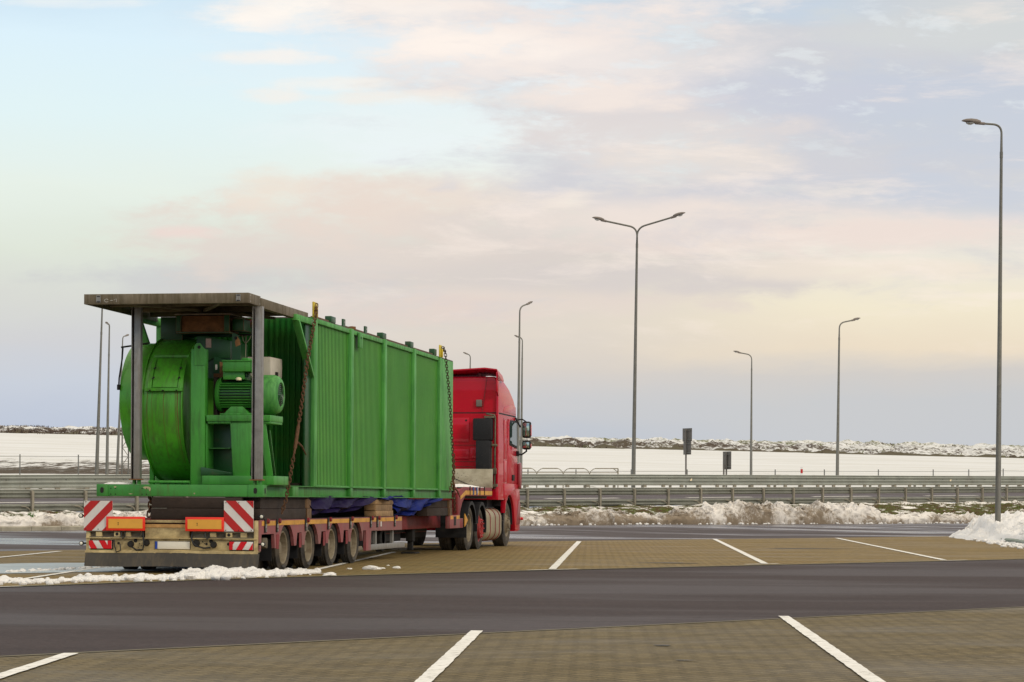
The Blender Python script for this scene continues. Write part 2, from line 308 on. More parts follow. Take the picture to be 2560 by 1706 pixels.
# ------------------------------------------------------------------ mesh builder
SPLIT = {'sockets': 'socket', 'screws': 'screw', 'front_wing': None, 'wall_edge': None, 'bolt_holes': 'bolt_hole', 'rivets': 'rivet', 'joint_plates': 'joint_plate', 'clips': 'clip', 'straps': 'strap', 'frame_posts': 'frame_post',
    'tape': 'reflective_strip', 'reflective_tape': 'reflective_strip', 'corner_deflector': None, 'scuffs': 'scuff', 'deflector_stays': 'deflector_stay', 'panel_groove': None, 'slot': None, 'foot_bracket': 'bracket', 'wall_rib': None, 'rust_patch': None, 'deflector_end': None, 'cables': 'cable', 'mirror_arm': None}
class MB:
    def __init__(s): s.v = []; s.f = []; s.m = []; s.mats = []; s.cur = 0; s.runs = []
    def mat(s, m):
        if m not in s.mats: s.mats.append(m)
        s.cur = s.mats.index(m); return s
    def add(s, vs, fs):
        o = len(s.v); f0 = len(s.f); s.v += [tuple(v) for v in vs]
        for f in fs: s.f.append([i + o for i in f]); s.m.append(s.cur)
        if vs: s.runs.append((o, len(s.v), f0, len(s.f)))
        return s
    def box(s, x0, x1, y0, y1, z0, z1):
        vs = [(x, y, z) for z in (z0, z1) for y in (y0, y1) for x in (x0, x1)]
        return s.add(vs, [(0, 2, 3, 1), (4, 5, 7, 6), (0, 1, 5, 4), (2, 6, 7, 3), (0, 4, 6, 2), (1, 3, 7, 5)])
    def prism(s, poly, axis, a, b):
        """poly in the two other axes, extruded along axis from a to b"""
        def P(p, t):
            return {'x': (t, p[0], p[1]), 'y': (p[0], t, p[1]), 'z': (p[0], p[1], t)}[axis]
        n = len(poly); vs = [P(p, a) for p in poly] + [P(p, b) for p in poly]
        fs = [tuple(range(n))[::-1], tuple(range(n, 2 * n))] + [(i, (i + 1) % n, n + (i + 1) % n, n + i) for i in range(n)]
        return s.add(vs, fs)
    def lathe(s, c, ax, prof, n=32, a0=0, a1=2 * math.pi):
        ax = Vector(ax).normalized(); u = ax.orthogonal().normalized(); w = ax.cross(u); c = Vector(c)
        full = abs(a1 - a0 - 2 * math.pi) < 1e-6; k = n if full else n + 1
        vs = []
        for t, r in prof:
            for i in range(k):
                a = a0 + (a1 - a0) * i / n
                vs.append(c + ax * t + (u * math.cos(a) + w * math.sin(a)) * max(r, 1e-4))
        fs = []
        for j in range(len(prof) - 1):
            for i in range(n):
                i2 = (i + 1) % k if full else i + 1
                fs.append((j * k + i, j * k + i2, (j + 1) * k + i2, (j + 1) * k + i))
        return s.add(vs, fs)
    def tube(s, pts, r, n=8, caps=True):
        pts = [Vector(p) for p in pts]; rr = r if isinstance(r, (list, tuple)) else [r] * len(pts)
        vs = []; up = None
        for i, p in enumerate(pts):
            d = (pts[min(i + 1, len(pts) - 1)] - pts[max(i - 1, 0)]).normalized()
            if up is None: up = d.orthogonal().normalized()
            up = (up - d * up.dot(d)).normalized(); w = d.cross(up)
            for k in range(n):
                a = 2 * math.pi * k / n; vs.append(p + (up * math.cos(a) + w * math.sin(a)) * rr[i])
        fs = []
        for i in range(len(pts) - 1):
            for k in range(n): fs.append((i * n + k, i * n + (k + 1) % n, (i + 1) * n + (k + 1) % n, (i + 1) * n + k))
        if caps: fs.append(tuple(range(n))[::-1]); fs.append(tuple(range((len(pts) - 1) * n, len(pts) * n)))
        return s.add(vs, fs)
    def cyl(s, a, b, r, n=16, r2=None): return s.tube([a, b], [r, r if r2 is None else r2], n)
    def bar(s, a, b, wa, wb, up=(0, 0, 1)):
        a, b = Vector(a), Vector(b); d = (b - a).normalized(); up = Vector(up); x = d.cross(up).normalized(); y = x.cross(d)
        vs = [p + x * i * wa / 2 + y * j * wb / 2 for p in (a, b) for j in (-1, 1) for i in (-1, 1)]
        return s.add(vs, [(0, 2, 3, 1), (4, 5, 7, 6), (0, 1, 5, 4), (2, 6, 7, 3), (0, 4, 6, 2), (1, 3, 7, 5)])
    def grid(s, nx, ny, fn):
        vs = [fn(i / (nx - 1), j / (ny - 1)) for j in range(ny) for i in range(nx)]
        return s.add(vs, [(j * nx + i, j * nx + i + 1, (j + 1) * nx + i + 1, (j + 1) * nx + i) for j in range(ny - 1) for i in range(nx - 1)])
class Thing:
    """a top-level Empty; parts are given in frame coordinates and stored relative to the base"""
    def __init__(s, name, label, cat, base=(0, 0, 0), frame=None, group=None):
        s.base = Vector(base); s.o = bpy.data.objects.new(name, None); s.o.empty_display_size = .3
        M = (frame or Matrix.Identity(4)) @ Matrix.Translation(s.base); s.o.matrix_world = M; col.objects.link(s.o)
        s.o['label'] = label; s.o['category'] = cat
        if group: s.o['group'] = group
    def part(s, name, mb, m=None, parent=None, bevel=0., smooth=35, label=None):
        if name in SPLIT:
            name = SPLIT[name] or name; o = None
            for k, (v0, v1, f0, f1) in enumerate(mb.runs):
                q = MB(); q.v = mb.v[v0:v1]; q.f = [[i - v0 for i in f] for f in mb.f[f0:f1]]; q.mats = mb.mats; q.m = mb.m[f0:f1]
                o = build(name, q, m, s.base, bevel, smooth); o.parent = parent or s.o
            return o
        o = build(name, mb, m, s.base, bevel, smooth); o.parent = parent or s.o
        if label: o['label'] = label
        return o
def build(name, mb, m=None, base=(0, 0, 0), bevel=0., smooth=35):
    me = bpy.data.meshes.new(name); b = Vector(base)
    me.from_pydata([Vector(v) - b for v in mb.v], [], mb.f)
    for k in (mb.mats or [m]): me.materials.append(k)
    if mb.mats: me.polygons.foreach_set('material_index', mb.m)
    bm = bmesh.new(); bm.from_mesh(me); bmesh.ops.recalc_face_normals(bm, faces=bm.faces)
    if bevel:
        es = [e for e in bm.edges if len(e.link_faces) == 2 and e.calc_face_angle(0) > R(40)]
        try: bmesh.ops.bevel(bm, geom=es, offset=bevel, segments=2, profile=.5, affect='EDGES', clamp_overlap=True)
        except Exception: pass
    bm.to_mesh(me); bm.free()
    if smooth:
        me.shade_smooth()
        me.set_sharp_from_angle(angle=R(smooth))
    o = bpy.data.objects.new(name, me); col.objects.link(o); return o
def solo(name, mb, m, label, cat, group=None, frame=None, base=(0, 0, 0), **k):
    o = build(name, mb, m, base, **k); o['label'] = label; o['category'] = cat
    if group: o['group'] = group
    o.matrix_world = (frame or Matrix.Identity(4)) @ Matrix.Translation(Vector(base)); return o
def struct(name, mb, m, kind='structure', label=None, **k):
    o = build(name, mb, m, **k); o['kind'] = kind
    if label: o['label'] = label; 
    return o
def clip_poly(poly, x0, x1, y0, y1):
    def cl(p, ins, inter):
        out = []
        for i in range(len(p)):
            a, b = p[i - 1], p[i]
            if ins(b):
                if not ins(a): out.append(inter(a, b))
                out.append(b)
            elif ins(a): out.append(inter(a, b))
        return out
    for ax, lim, sg in ((0, x0, 1), (0, x1, -1), (1, y0, 1), (1, y1, -1)):
        if not poly: return []
        poly = cl(poly, lambda q: sg * (q[ax] - lim) >= -1e-9, lambda a, b: tuple(a[k] + (b[k] - a[k]) * (lim - a[ax]) / (b[ax] - a[ax]) for k in (0, 1)))
    return poly
# ------------------------------------------------------------------ ground
def mat_asphalt(name, c=(.062, .056, .058), wet=.5):
    m = bpy.data.materials.new(name); t, b = nodes(m)
    v = tmap(t); v2 = tmap(t, (.16, .55, 1), (0, 0, R(-43)))
    fine = tnoise(t, v, 55, 4, .8); big = tnoise(t, v2, .5, 6, .6, .4); mid = tnoise(t, tmap(t, (1, 2.2, 1), (0, 0, R(-43))), .8, 6, .62)
    cc = tramp(t, fine, [(.3, tuple(x * .72 for x in c)), (.55, c), (.78, tuple(x * 2.0 for x in c))])
    grain = tnoise(t, tmap(t, (1, 1, 1)), 11, 6, .8); lane_ = tnoise(t, tmap(t, (.05, .9, 1), (0, 0, R(-43))), 1.1, 7, .65)
    cc = tmix(t, tramp(t, mid, [(.35, 0), (.7, .5)]), cc, tuple(x * .62 for x in c))
    cc = tmix(t, tramp(t, lane_, [(.42, 0), (.60, .38)]), cc, tuple(x * .60 for x in c))
    cc = tmix(t, .55, cc, tramp(t, grain, [(.30, .35), (.70, 1.65)]), 'MULTIPLY')
    vo = N(t, 'ShaderNodeTexVoronoi'); vo.inputs['Scale'].default_value = 7; t.links.new(v, vo.inputs['Vector'])
    sp_ = tramp(t, vo.outputs['Distance'], [(.02, .6), (.05, 0)])
    cc = tmix(t, sp_, cc, (.26, .22, .17))
    wetm = tramp(t, big, [(.44, 0), (.58, 1)])
    wetm = tmath(t, 'MULTIPLY', wetm, wet)
    t.links.new(cc, b.inputs['Base Color'])
    r = tmath(t, 'SUBTRACT', .80, tmath(t, 'MULTIPLY', wetm, .58)); t.links.new(tmath(t, 'ADD', .14, tmath(t, 'MULTIPLY', tmath(t, 'MULTIPLY', wetm, wetm), .5)), b.inputs['Specular IOR Level']); t.links.new(r, b.inputs['Roughness'])
    b.inputs['Specular IOR Level'].default_value = .16
    bn = N(t, 'ShaderNodeBump'); bn.inputs['Distance'].default_value = .006; t.links.new(fine, bn.inputs['Height'])
    t.links.new(tmath(t, 'SUBTRACT', .65, tmath(t, 'MULTIPLY', wetm, .5)), bn.inputs['Strength']); t.links.new(bn.outputs[0], b.inputs['Normal'])
    return m
ASPH = mat_asphalt('asphalt', (.058, .043, .042), .3)
ASPH2 = mat_asphalt('far asphalt', (.086, .070, .070), 1.0)
def mat_paver(name, c, rot, bw=.2, bh=.1):
    m = bpy.data.materials.new(name); t, b = nodes(m)
    v = tmap(t, (1, 1, 1), (0, 0, rot))
    br = N(t, 'ShaderNodeTexBrick'); t.links.new(v, br.inputs['Vector'])
    br.inputs['Color1'].default_value = (*[x * .80 for x in c], 1); br.inputs['Color2'].default_value = (*[x * 1.20 for x in c], 1)
    br.inputs['Mortar'].default_value = (*[x * .42 for x in c], 1); br.inputs['Scale'].default_value = 1
    br.inputs['Mortar Size'].default_value = .011; br.inputs['Brick Width'].default_value = bw; br.inputs['Row Height'].default_value = bh; br.inputs['Mortar Smooth'].default_value = .2
    o = tmap(t)
    fine = tnoise(t, o, 45, 4, .8); big = tnoise(t, tmap(t, (.5, 1.2, 1), (0, 0, R(-43))), .55, 6, .62); mid = tnoise(t, o, 2.6, 6, .65)
    cc = tmix(t, .75, br.outputs['Color'], tramp(t, fine, [(.32, .45), (.68, 1.40)]), 'MULTIPLY')
    cc = tmix(t, tramp(t, big, [(.42, 0), (.70, .35)]), cc, tuple(x * .62 for x in c))
    cc = tmix(t, tramp(t, mid, [(.45, 0), (.75, .35)]), cc, (c[0] * 1.25, c[1] * 1.2, c[2] * .95))
    vo = N(t, 'ShaderNodeTexVoronoi'); vo.inputs['Scale'].default_value = 9; t.links.new(o, vo.inputs['Vector'])
    cc = tmix(t, tramp(t, vo.outputs['Distance'], [(.03, .8), (.07, 0)]), cc, (.42, .39, .25))
    t.links.new(cc, b.inputs['Base Color'])
    t.links.new(tramp(t, big, [(.4, .8), (.66, .5)]), b.inputs['Roughness']); b.inputs['Specular IOR Level'].default_value = .10
    h = tmath(t, 'ADD', tmath(t, 'MULTIPLY', br.outputs['Fac'], -.8), tmath(t, 'MULTIPLY', fine, .5))
    tbump(t, b, h, .5, .006)
    return m
PAV1 = mat_paver('olive block paving', (.155, .122, .066), R(-43))
PAV2 = mat_paver('brown block paving', (.225, .160, .064), R(-43))
def mat_line():
    m = bpy.data.materials.new('worn white road paint'); t, b = nodes(m)
    n = tnoise(t, tmap(t), 9, 8, .75); n2 = tnoise(t, tmap(t), 1.3, 4, .6)
    cc = tramp(t, n, [(.34, (.20, .18, .14)), (.43, (.66, .64, .59)), (.6, (.78, .76, .71))])
    cc = tmix(t, tramp(t, n2, [(.5, 0), (.8, .4)]), cc, (.55, .52, .45))
    t.links.new(cc, b.inputs['Base Color']); b.inputs['Roughness'].default_value = .7
    return m
PAINT = mat_line()

def strip_mesh(gs, wfun, zfun, m, name, kind='structure'):
    mb = MB(); ws = wfun
    mb.grid(len(gs), len(ws), lambda a, b: (lambda g, w: gw(g, w, zfun(g, w)))(gs[round(a * (len(gs) - 1))], ws[round(b * (len(ws) - 1))]))
    return struct(name, mb, m, kind, smooth=60)
frange = lambda a, b, s: [a + s * i for i in range(int((b - a) / s) + 1)]
# asphalt of the whole yard, rising a little to the far kerb
gs = frange(-400, 20, 60) + frange(24, 130, 2) + frange(150, 600, 75)
strip_mesh(gs, [-300, -60, 0, 20, 40, 44] + frange(45, 58, 1), lambda g, w: 0 if w <= 44 else kerb_z(g) * sstep(44, 57.6, w), ASPH2, 'asphalt_yard')
# the nearer lane: a darker top course
def poly_sheet(name, pts, z, m, sub=0):
    mb = MB(); mb.add([gw(g, w, z) for g, w in pts], [tuple(range(len(pts)))]); return struct(name, mb, m, smooth=0)
lowf = [(-60, 13.2), (7.86, 13.72), (20, 13.75), (60, 14.0), (150, 14.6)]
lf = [(-60, 21.5), (0, 23.2), (13.85, 24.2), (18, 24.95), (23.4, 25.38), (36.9, 25.34), (70, 25.6), (150, 26.2)]
bu = [(-60, 33.5), (0, 38.3), (23, 40.23), (32, 42.3), (40.4, 43.46), (60.2, 44.0), (90, 44.0), (150, 44.0)]
poly_sheet('lane', lowf + lf[::-1], .004, ASPH)
poly_sheet('paved_bays_front', [(-60, -60), (150, -60)] + lowf[::-1], .006, PAV1)
poly_sheet('paved_bays', lf + bu[::-1], .006, PAV2)
# edging lines between paving and lane
def edge_strip(name, pts, w0, w1, z, m):
    mb = MB(); n = len(pts); mb.add([gw(g, w + w0, z) for g, w in pts] + [gw(g, w + w1, z) for g, w in pts], [(i, i + 1, n + i + 1, n + i) for i in range(n - 1)])
    return struct(name, mb, m, smooth=0)
JOINT = mat('dark joint', (.035, .030, .022), .9); EDGING = mat('pale edging', (.17, .15, .085), .9, 0, .2, 3)
edge_strip('edging_joint', lf, -.02, .03, .011, JOINT)
edge_strip('edging_course', lf, .03, .16, .0115, EDGING)
edge_strip('front_edging', lowf, -.05, -.0, .0115, EDGING)
# painted bay lines
def painted(name, a, b, wid, wob=.004, z=.015):
    a, b = Vector(a[:2]), Vector(b[:2]); d = (b - a); L = d.length; d /= L; n = Vector((-d.y, d.x)); k = max(2, int(L / .12)); vs = []
    for i in range(k + 1):
        p = a + d * L * i / k
        o1, o2 = (random.uniform(-wob, wob) for _ in 'ab')
        vs += [(*(p + n * (wid / 2 + o1)), z), (*(p - n * (wid / 2 + o2)), z)]
    mb = MB().add(vs, [(2 * i, 2 * i + 1, 2 * i + 3, 2 * i + 2) for i in range(k)])
    return struct(name, mb, PAINT, smooth=0)
G2 = lambda x, y: ground(x, y)[:2]
def ext(p, q, f): # extend the far end beyond q
    p, q = Vector(p), Vector(q); return q + (q - p) * f
painted('painted_line', G2(1192, 1581), ext(G2(1192, 1581), G2(1063, 1706), .4), .105)
painted('painted_line', G2(1959, 1544), ext(G2(1959, 1544), G2(2186, 1706), .4), .105)
painted('painted_line', G2(178, 1638), ext(G2(178, 1638), G2(0, 1696), .6), .105)
painted('painted_line', G2(1381, 1425), G2(1448, 1355), .125, .006)
painted('painted_line', G2(1912, 1411), G2(1786, 1349), .125, .006)
painted('painted_line', G2(2360, 1402), G2(2091, 1346.5), .125, .006)
painted('painted_line', ext(G2(150, 1380), G2(0, 1395.5), .5), G2(150, 1380), .13, .006)
painted('painted_line', G2(60, 1450), G2(330, 1408), .10, .006)
painted('painted_line', G2(775, 1430), G2(985, 1382), .11, .006)
def cross(x, y, l): 
    p = Vector(G2(x, y)); d = DD.xy; painted('painted_line', p - d * l, p + d * l, .09, .008, .016)
cross(1383, 1426.5, .55); cross(1905, 1412.4, .45); cross(2385, 1403, .4);  cross(775, 1437, .35); cross(0, 1470, .3)
# the dark wet stain and the pale icy puddle left of the trailer
def blotch(name, cx, cy, rx, ry, z, m, n=48, am=.25, rot=0, seed=0):
    c = Vector(G2(cx, cy)); vs = []
    for i in range(n):
        a = 2 * math.pi * i / n; k = 1 + am * noise.noise(Vector((math.cos(a) * 1.6, math.sin(a) * 1.6, seed))) * 2
        x, y = rx * k * math.cos(a), ry * k * math.sin(a)
        vs.append((c.x + x * math.cos(rot) - y * math.sin(rot), c.y + x * math.sin(rot) + y * math.cos(rot), z))
    return struct(name, MB().add(vs, [tuple(range(n))]), m, smooth=0)
ICE = mat('icy film', (.28, .32, .33), .34, 0, .3, .8, (.40, .45, .47), .6, False, .06, 6)
blotch('icy_puddle', 170, 1420, 4.2, 1.9, .0125, ICE, rot=R(47), seed=3)
OIL = mat('oil stain', (.045, .036, .024), .6, 0, .3, 3)
for i, (x, y, a, b) in enumerate([(1665, 1409, .5, .12), (1705, 1410, .35, .10), (2015, 1373, .9, .22), (1655, 1617, .07, .05), (1708, 1655, .06, .04)]):
    blotch('oil_stain', x, y, a, b, .0125, OIL, 20, .35, 0, i)
# kerb, verge, second road
def kerb_run(name, g0, g1, w, wd, z0f, h, m, seg=1.0):
    mb = MB(); k = int((g1 - g0) / seg)
    for i in range(k):
        a = g0 + i * seg + .006; b = a + seg - .012
        pr = [(w, -.2), (w, h - .03), (w + .03, h), (w + wd, h), (w + wd, -.2)]
        vs = [gw(a, p, z0f(a) + q) for p, q in pr] + [gw(b, p, z0f(b) + q) for p, q in pr]; n = 5
        mb.add(vs, [tuple(range(n))[::-1], tuple(range(n, 2 * n))] + [(i_, (i_ + 1) % n, n + (i_ + 1) % n, n + i_) for i_ in range(n)])
    return struct(name, mb, m, smooth=0)
kerb_run('kerb', 8, 130, 57.6, .22, kerb_z, .13, CONC)
def mat_verge():
    m = bpy.data.materials.new('verge turf with thawing snow'); t, b = nodes(m)
    n = tnoise(t, tmap(t, (1, 1, 2.0)), 1.1, 8, .68); f = tnoise(t, tmap(t), 16, 6, .75); g = tnoise(t, tmap(t), 4, 4, .6)
    soil = tmix(t, tramp(t, g, [(.42, 0), (.6, 1)]), (.075, .042, .016), (.075, .095, .012))
    soil = tmix(t, .7, soil, tramp(t, f, [(.3, .4), (.7, 1.5)]), 'MULTIPLY')
    at_ = N(t, 'ShaderNodeAttribute'); at_.attribute_name = 'snow'
    k = tmath(t, 'ADD', tmath(t, 'ADD', tmath(t, 'MULTIPLY', n, .75), tmath(t, 'MULTIPLY', f, .25)), tmath(t, 'MULTIPLY', tmath(t, 'SUBTRACT', at_.outputs['Fac'], .5), .5))
    cc = tmix(t, tramp(t, k, [(.50, 0), (.55, 1)]), soil, (.80, .77, .73))
    t.links.new(cc, b.inputs['Base Color']); b.inputs['Roughness'].default_value = .85; b.inputs['Specular IOR Level'].default_value = .15
    tbump(t, b, f, .8, .05); return m
VERGE = mat_verge()
def attr(o, name, vals):
    a = o.data.attributes.new(name, 'FLOAT', 'POINT'); a.data.foreach_set('value', vals)
gsf = frange(-60, 10, 10) + frange(12, 140, .35) + frange(150, 400, 25)
wsf = [57.8] + frange(58, 64.4, .2)
def zv(g, w): return lerp(kerb_z(g) + .11, gbase(g), sstep(57.8, 64.3, w)) + (.10 * noise.noise(Vector((g * 1.1, w * 1.1, 2))) + .08 * noise.noise(Vector((g * 3, w * 3, 5)))) * sstep(57.8, 58.6, w)
o = strip_mesh(gsf, wsf, zv, VERGE, 'verge')
def vsnow(g, w):
    s = .56
    if 45 < g < 56: s = .62
    if 58 < g < 67: s = .47
    if g > 78: s = .42 + .4 * sstep(62.8, 64.2, w)
    if g < 42: s = .5 + .1 * sstep(60, 62, w)
    return s
attr(o, 'snow', [vsnow(*to_gw(v.co)) for v in o.data.vertices])
ROAD2 = mat_asphalt('road beyond asphalt', (.105, .088, .092), .3)
strip_mesh(frange(-60, 10, 10) + frange(12, 140, 4) + frange(150, 500, 25), [64.4, 65.0, 66, 70, 74, 76], lambda g, w: gbase(g) + .04 * (w - 64.1) - (.0 if w > 64.9 else .015), ROAD2, 'highway')
for g in list(range(22, 130, 9)):
    mb = MB(); mb.add([gw(g, 70.4, gbase(g) + .04 * 6.3 + .008), gw(g + 4.5, 70.4, gbase(g + 4.5) + .04 * 6.3 + .008), gw(g + 4.5, 70.75, gbase(g + 4.5) + .04 * 6.65 + .008), gw(g, 70.75, gbase(g) + .04 * 6.65 + .008)], [(0, 1, 2, 3)])
    struct('painted_line', mb, PAINT, smooth=0)
o = strip_mesh(frange(-60, 10, 10) + frange(12, 150, .8) + frange(160, 500, 20), [76.0] + frange(76.3, 78, .3), lambda g, w: gbase(g) + .04 * (w - 64.1) + .05 * noise.noise(Vector((g, w, 0))) * (w > 76.1), VERGE, 'far_verge')
attr(o, 'snow', [.7] * len(o.data.vertices))
# ------------------------------------------------------------------ snow field and the rise to the horizon
def mat_field():
    m = bpy.data.materials.new('snowy field'); t, b = nodes(m)
    at_ = N(t, 'ShaderNodeAttribute'); at_.attribute_name = 'cover'      # 0 snow, 1 rough scrub/soil
    v = tmap(t)
    n = tnoise(t, tmap(t, (1, .16, 1)), .8, 9, .75); n1 = tnoise(t, tmap(t, (.6, .08, 1)), .12, 6, .6)
    st = tnoise(t, tmap(t, (.10, 1.2, 1), (0, 0, R(4))), .35, 5, .6)
    k = tmath(t, 'ADD', tmath(t, 'ADD', tmath(t, 'MULTIPLY', n, .7), tmath(t, 'MULTIPLY', n1, .3)), tmath(t, 'MULTIPLY', tmath(t, 'SUBTRACT', at_.outputs['Fac'], .5), .55))
    k = tmath(t, 'ADD', k, tmath(t, 'MULTIPLY', tmath(t, 'SUBTRACT', st, .5), .12))
    gr = N(t, 'ShaderNodeAttribute'); gr.attribute_name = 'green'
    soil = tmix(t, tmath(t, 'MULTIPLY', gr.outputs['Fac'], .9), (.060, .036, .028), (.16, .17, .07))
    snowc = tmix(t, tramp(t, st, [(.42, 0), (.62, .9)]), (.68, .685, .685), (.56, .555, .52))
    cc = tmix(t, tramp(t, k, [(.50, 0), (.58, 1)]), snowc, soil)
    t.links.new(cc, b.inputs['Base Color']); b.inputs['Roughness'].default_value = .85; b.inputs['Specular IOR Level'].default_value = .1
    return m
FIELD = mat_field()
av = [-1.0, -.8, -.6, -.45] + [-.36 + .0021 * i for i in range(330)] + [.34, .37, .42, .5, .65, .85]
rows = []; s = 0
yst = [0, 2, 4, 7, 10, 14, 18, 23, 28, 34, 40, 48, 56, 65, 75, 86, 98, 112, 126, 140]
def field():
    vs = []; cov = []; grn = []
    ncol = len(av)
    far = list(range(0, 1)) 
    ylist_tail = frange(240, 410, 10) + frange(414, 640, 3.5) + [660, 700, 760, 850, 1000, 1300, 1800, 2600]
    nrows = 40 + len(ylist_tail)
    for j in range(nrows):
        for a in av:
            den = ND.y + ND.x * a; y0 = 78 / den
            if j < 40:
                q = (j / 40) ** 1.3; top = max(240, y0 + 20); Y = lerp(y0, top, q)
            else:
                Y = max(ylist_tail[j - 40], max(240, y0 + 20) + (j - 40) * .5)
            X = a * Y; z = zfield(X, Y) if j else gbase(to_gw((X, Y))[0]) + .04 * 13.9
            rough = 0; c = .15; gg = .3
            bl = 420 + 25 * noise.noise(Vector((a * 9, 0, 1)))
            if Y < 240:
                rough = .05 * noise.noise(Vector((X * .5, Y * .5, 0)))
                c = .50 if a < -.1 and Y < 190 else .36; gg = .45
                if a < -.1 and Y < 150: c = .58
                if a > .06: c = .40; gg = .8
            elif Y < bl: c = (.50 * sstep(345, 290, Y) + .12 * sstep(290, 250, Y) if a < -.08 else .30 * sstep(330, 255, Y) * sstep(.02, .12, a) + .22 * sstep(300, 250, Y)) + .10; gg = .15 if a < -.08 else .7
            elif Y < 680:
                u = (Y - bl) / 180
                c = .58; gg = .25
                if u < .12: c = 1.0; gg = .30
                elif a < -.1: c = .60 if u < .7 else .42; gg = .1
                elif u < .75: c = .47 + .20 * sstep(.18, .0, a) * band1(u, .25, .6) + .06; gg = .1 + .4 * max(0, noise.noise(Vector((a * 30, u * 2, 3))))
                else: c = .52; gg = .85
                rough = (1.3 * noise.noise(Vector((X * .25, Y * .05, 7))) + .6 * noise.noise(Vector((X * .9, Y * .2, 9)))) * sstep(bl, bl + 25, Y)
            vs.append((X, Y, z + rough)); cov.append(c); grn.append(gg)
    mb = MB(); mb.add(vs, [(j * ncol + i, j * ncol + i + 1, (j + 1) * ncol + i + 1, (j + 1) * ncol + i) for j in range(nrows - 1) for i in range(ncol - 1)])
    o = struct('snow_field', mb, FIELD, smooth=180)
    attr(o, 'cover', cov); attr(o, 'green', grn)
def band1(u, a, b): return sstep(a - .15, a, u) * (1 - sstep(b, b + .15, u))
field()
# thin scrub along the crest: many small twigs
def scrub():
    mb = MB(); rnd = random.Random(5)
    T = mat('bare scrub twigs', (.075, .05, .038), .9); T2 = mat('frosted weeds', (.22, .22, .12), .9)
    for i in range(3600):
        a = rnd.uniform(-.25, .25)
        if rnd.random() < .72: Y = rnd.uniform(415, 600)
        else: Y = rnd.uniform(575, 606)
        if noise.noise(Vector((a * 60, Y * .02, 4))) < (-.1 if a < 0 else .12): continue
        X = a * Y; z = zfield(X, Y); h = rnd.uniform(.35, .9) * (.9 if a < -.1 else .45) * (1 + .9 * max(0, noise.noise(Vector((a * 40, 1, 2)))))
        if abs(a + .173) < .006: h *= 1.7
        mb.mat(T if (a < -.05 or rnd.random() < .5) else T2)
        for k in range(4):
            dx, dy = rnd.uniform(-.8, .8), rnd.uniform(-.5, .5); x = X + rnd.uniform(-.7, .7); w_ = .10
            mb.add([(x - w_, Y, z - .3), (x + w_, Y, z - .3), (x + dx + .03, Y + dy, z + h * rnd.uniform(.6, 1)), (x + dx - .03, Y + dy, z + h * rnd.uniform(.6, 1))], [(0, 1, 2, 3)])
    o = build('scrub', mb, None, smooth=0); o['kind'] = 'stuff'; o['label'] = 'bare brown scrub and weeds along the snowy rise on the horizon'
scrub()
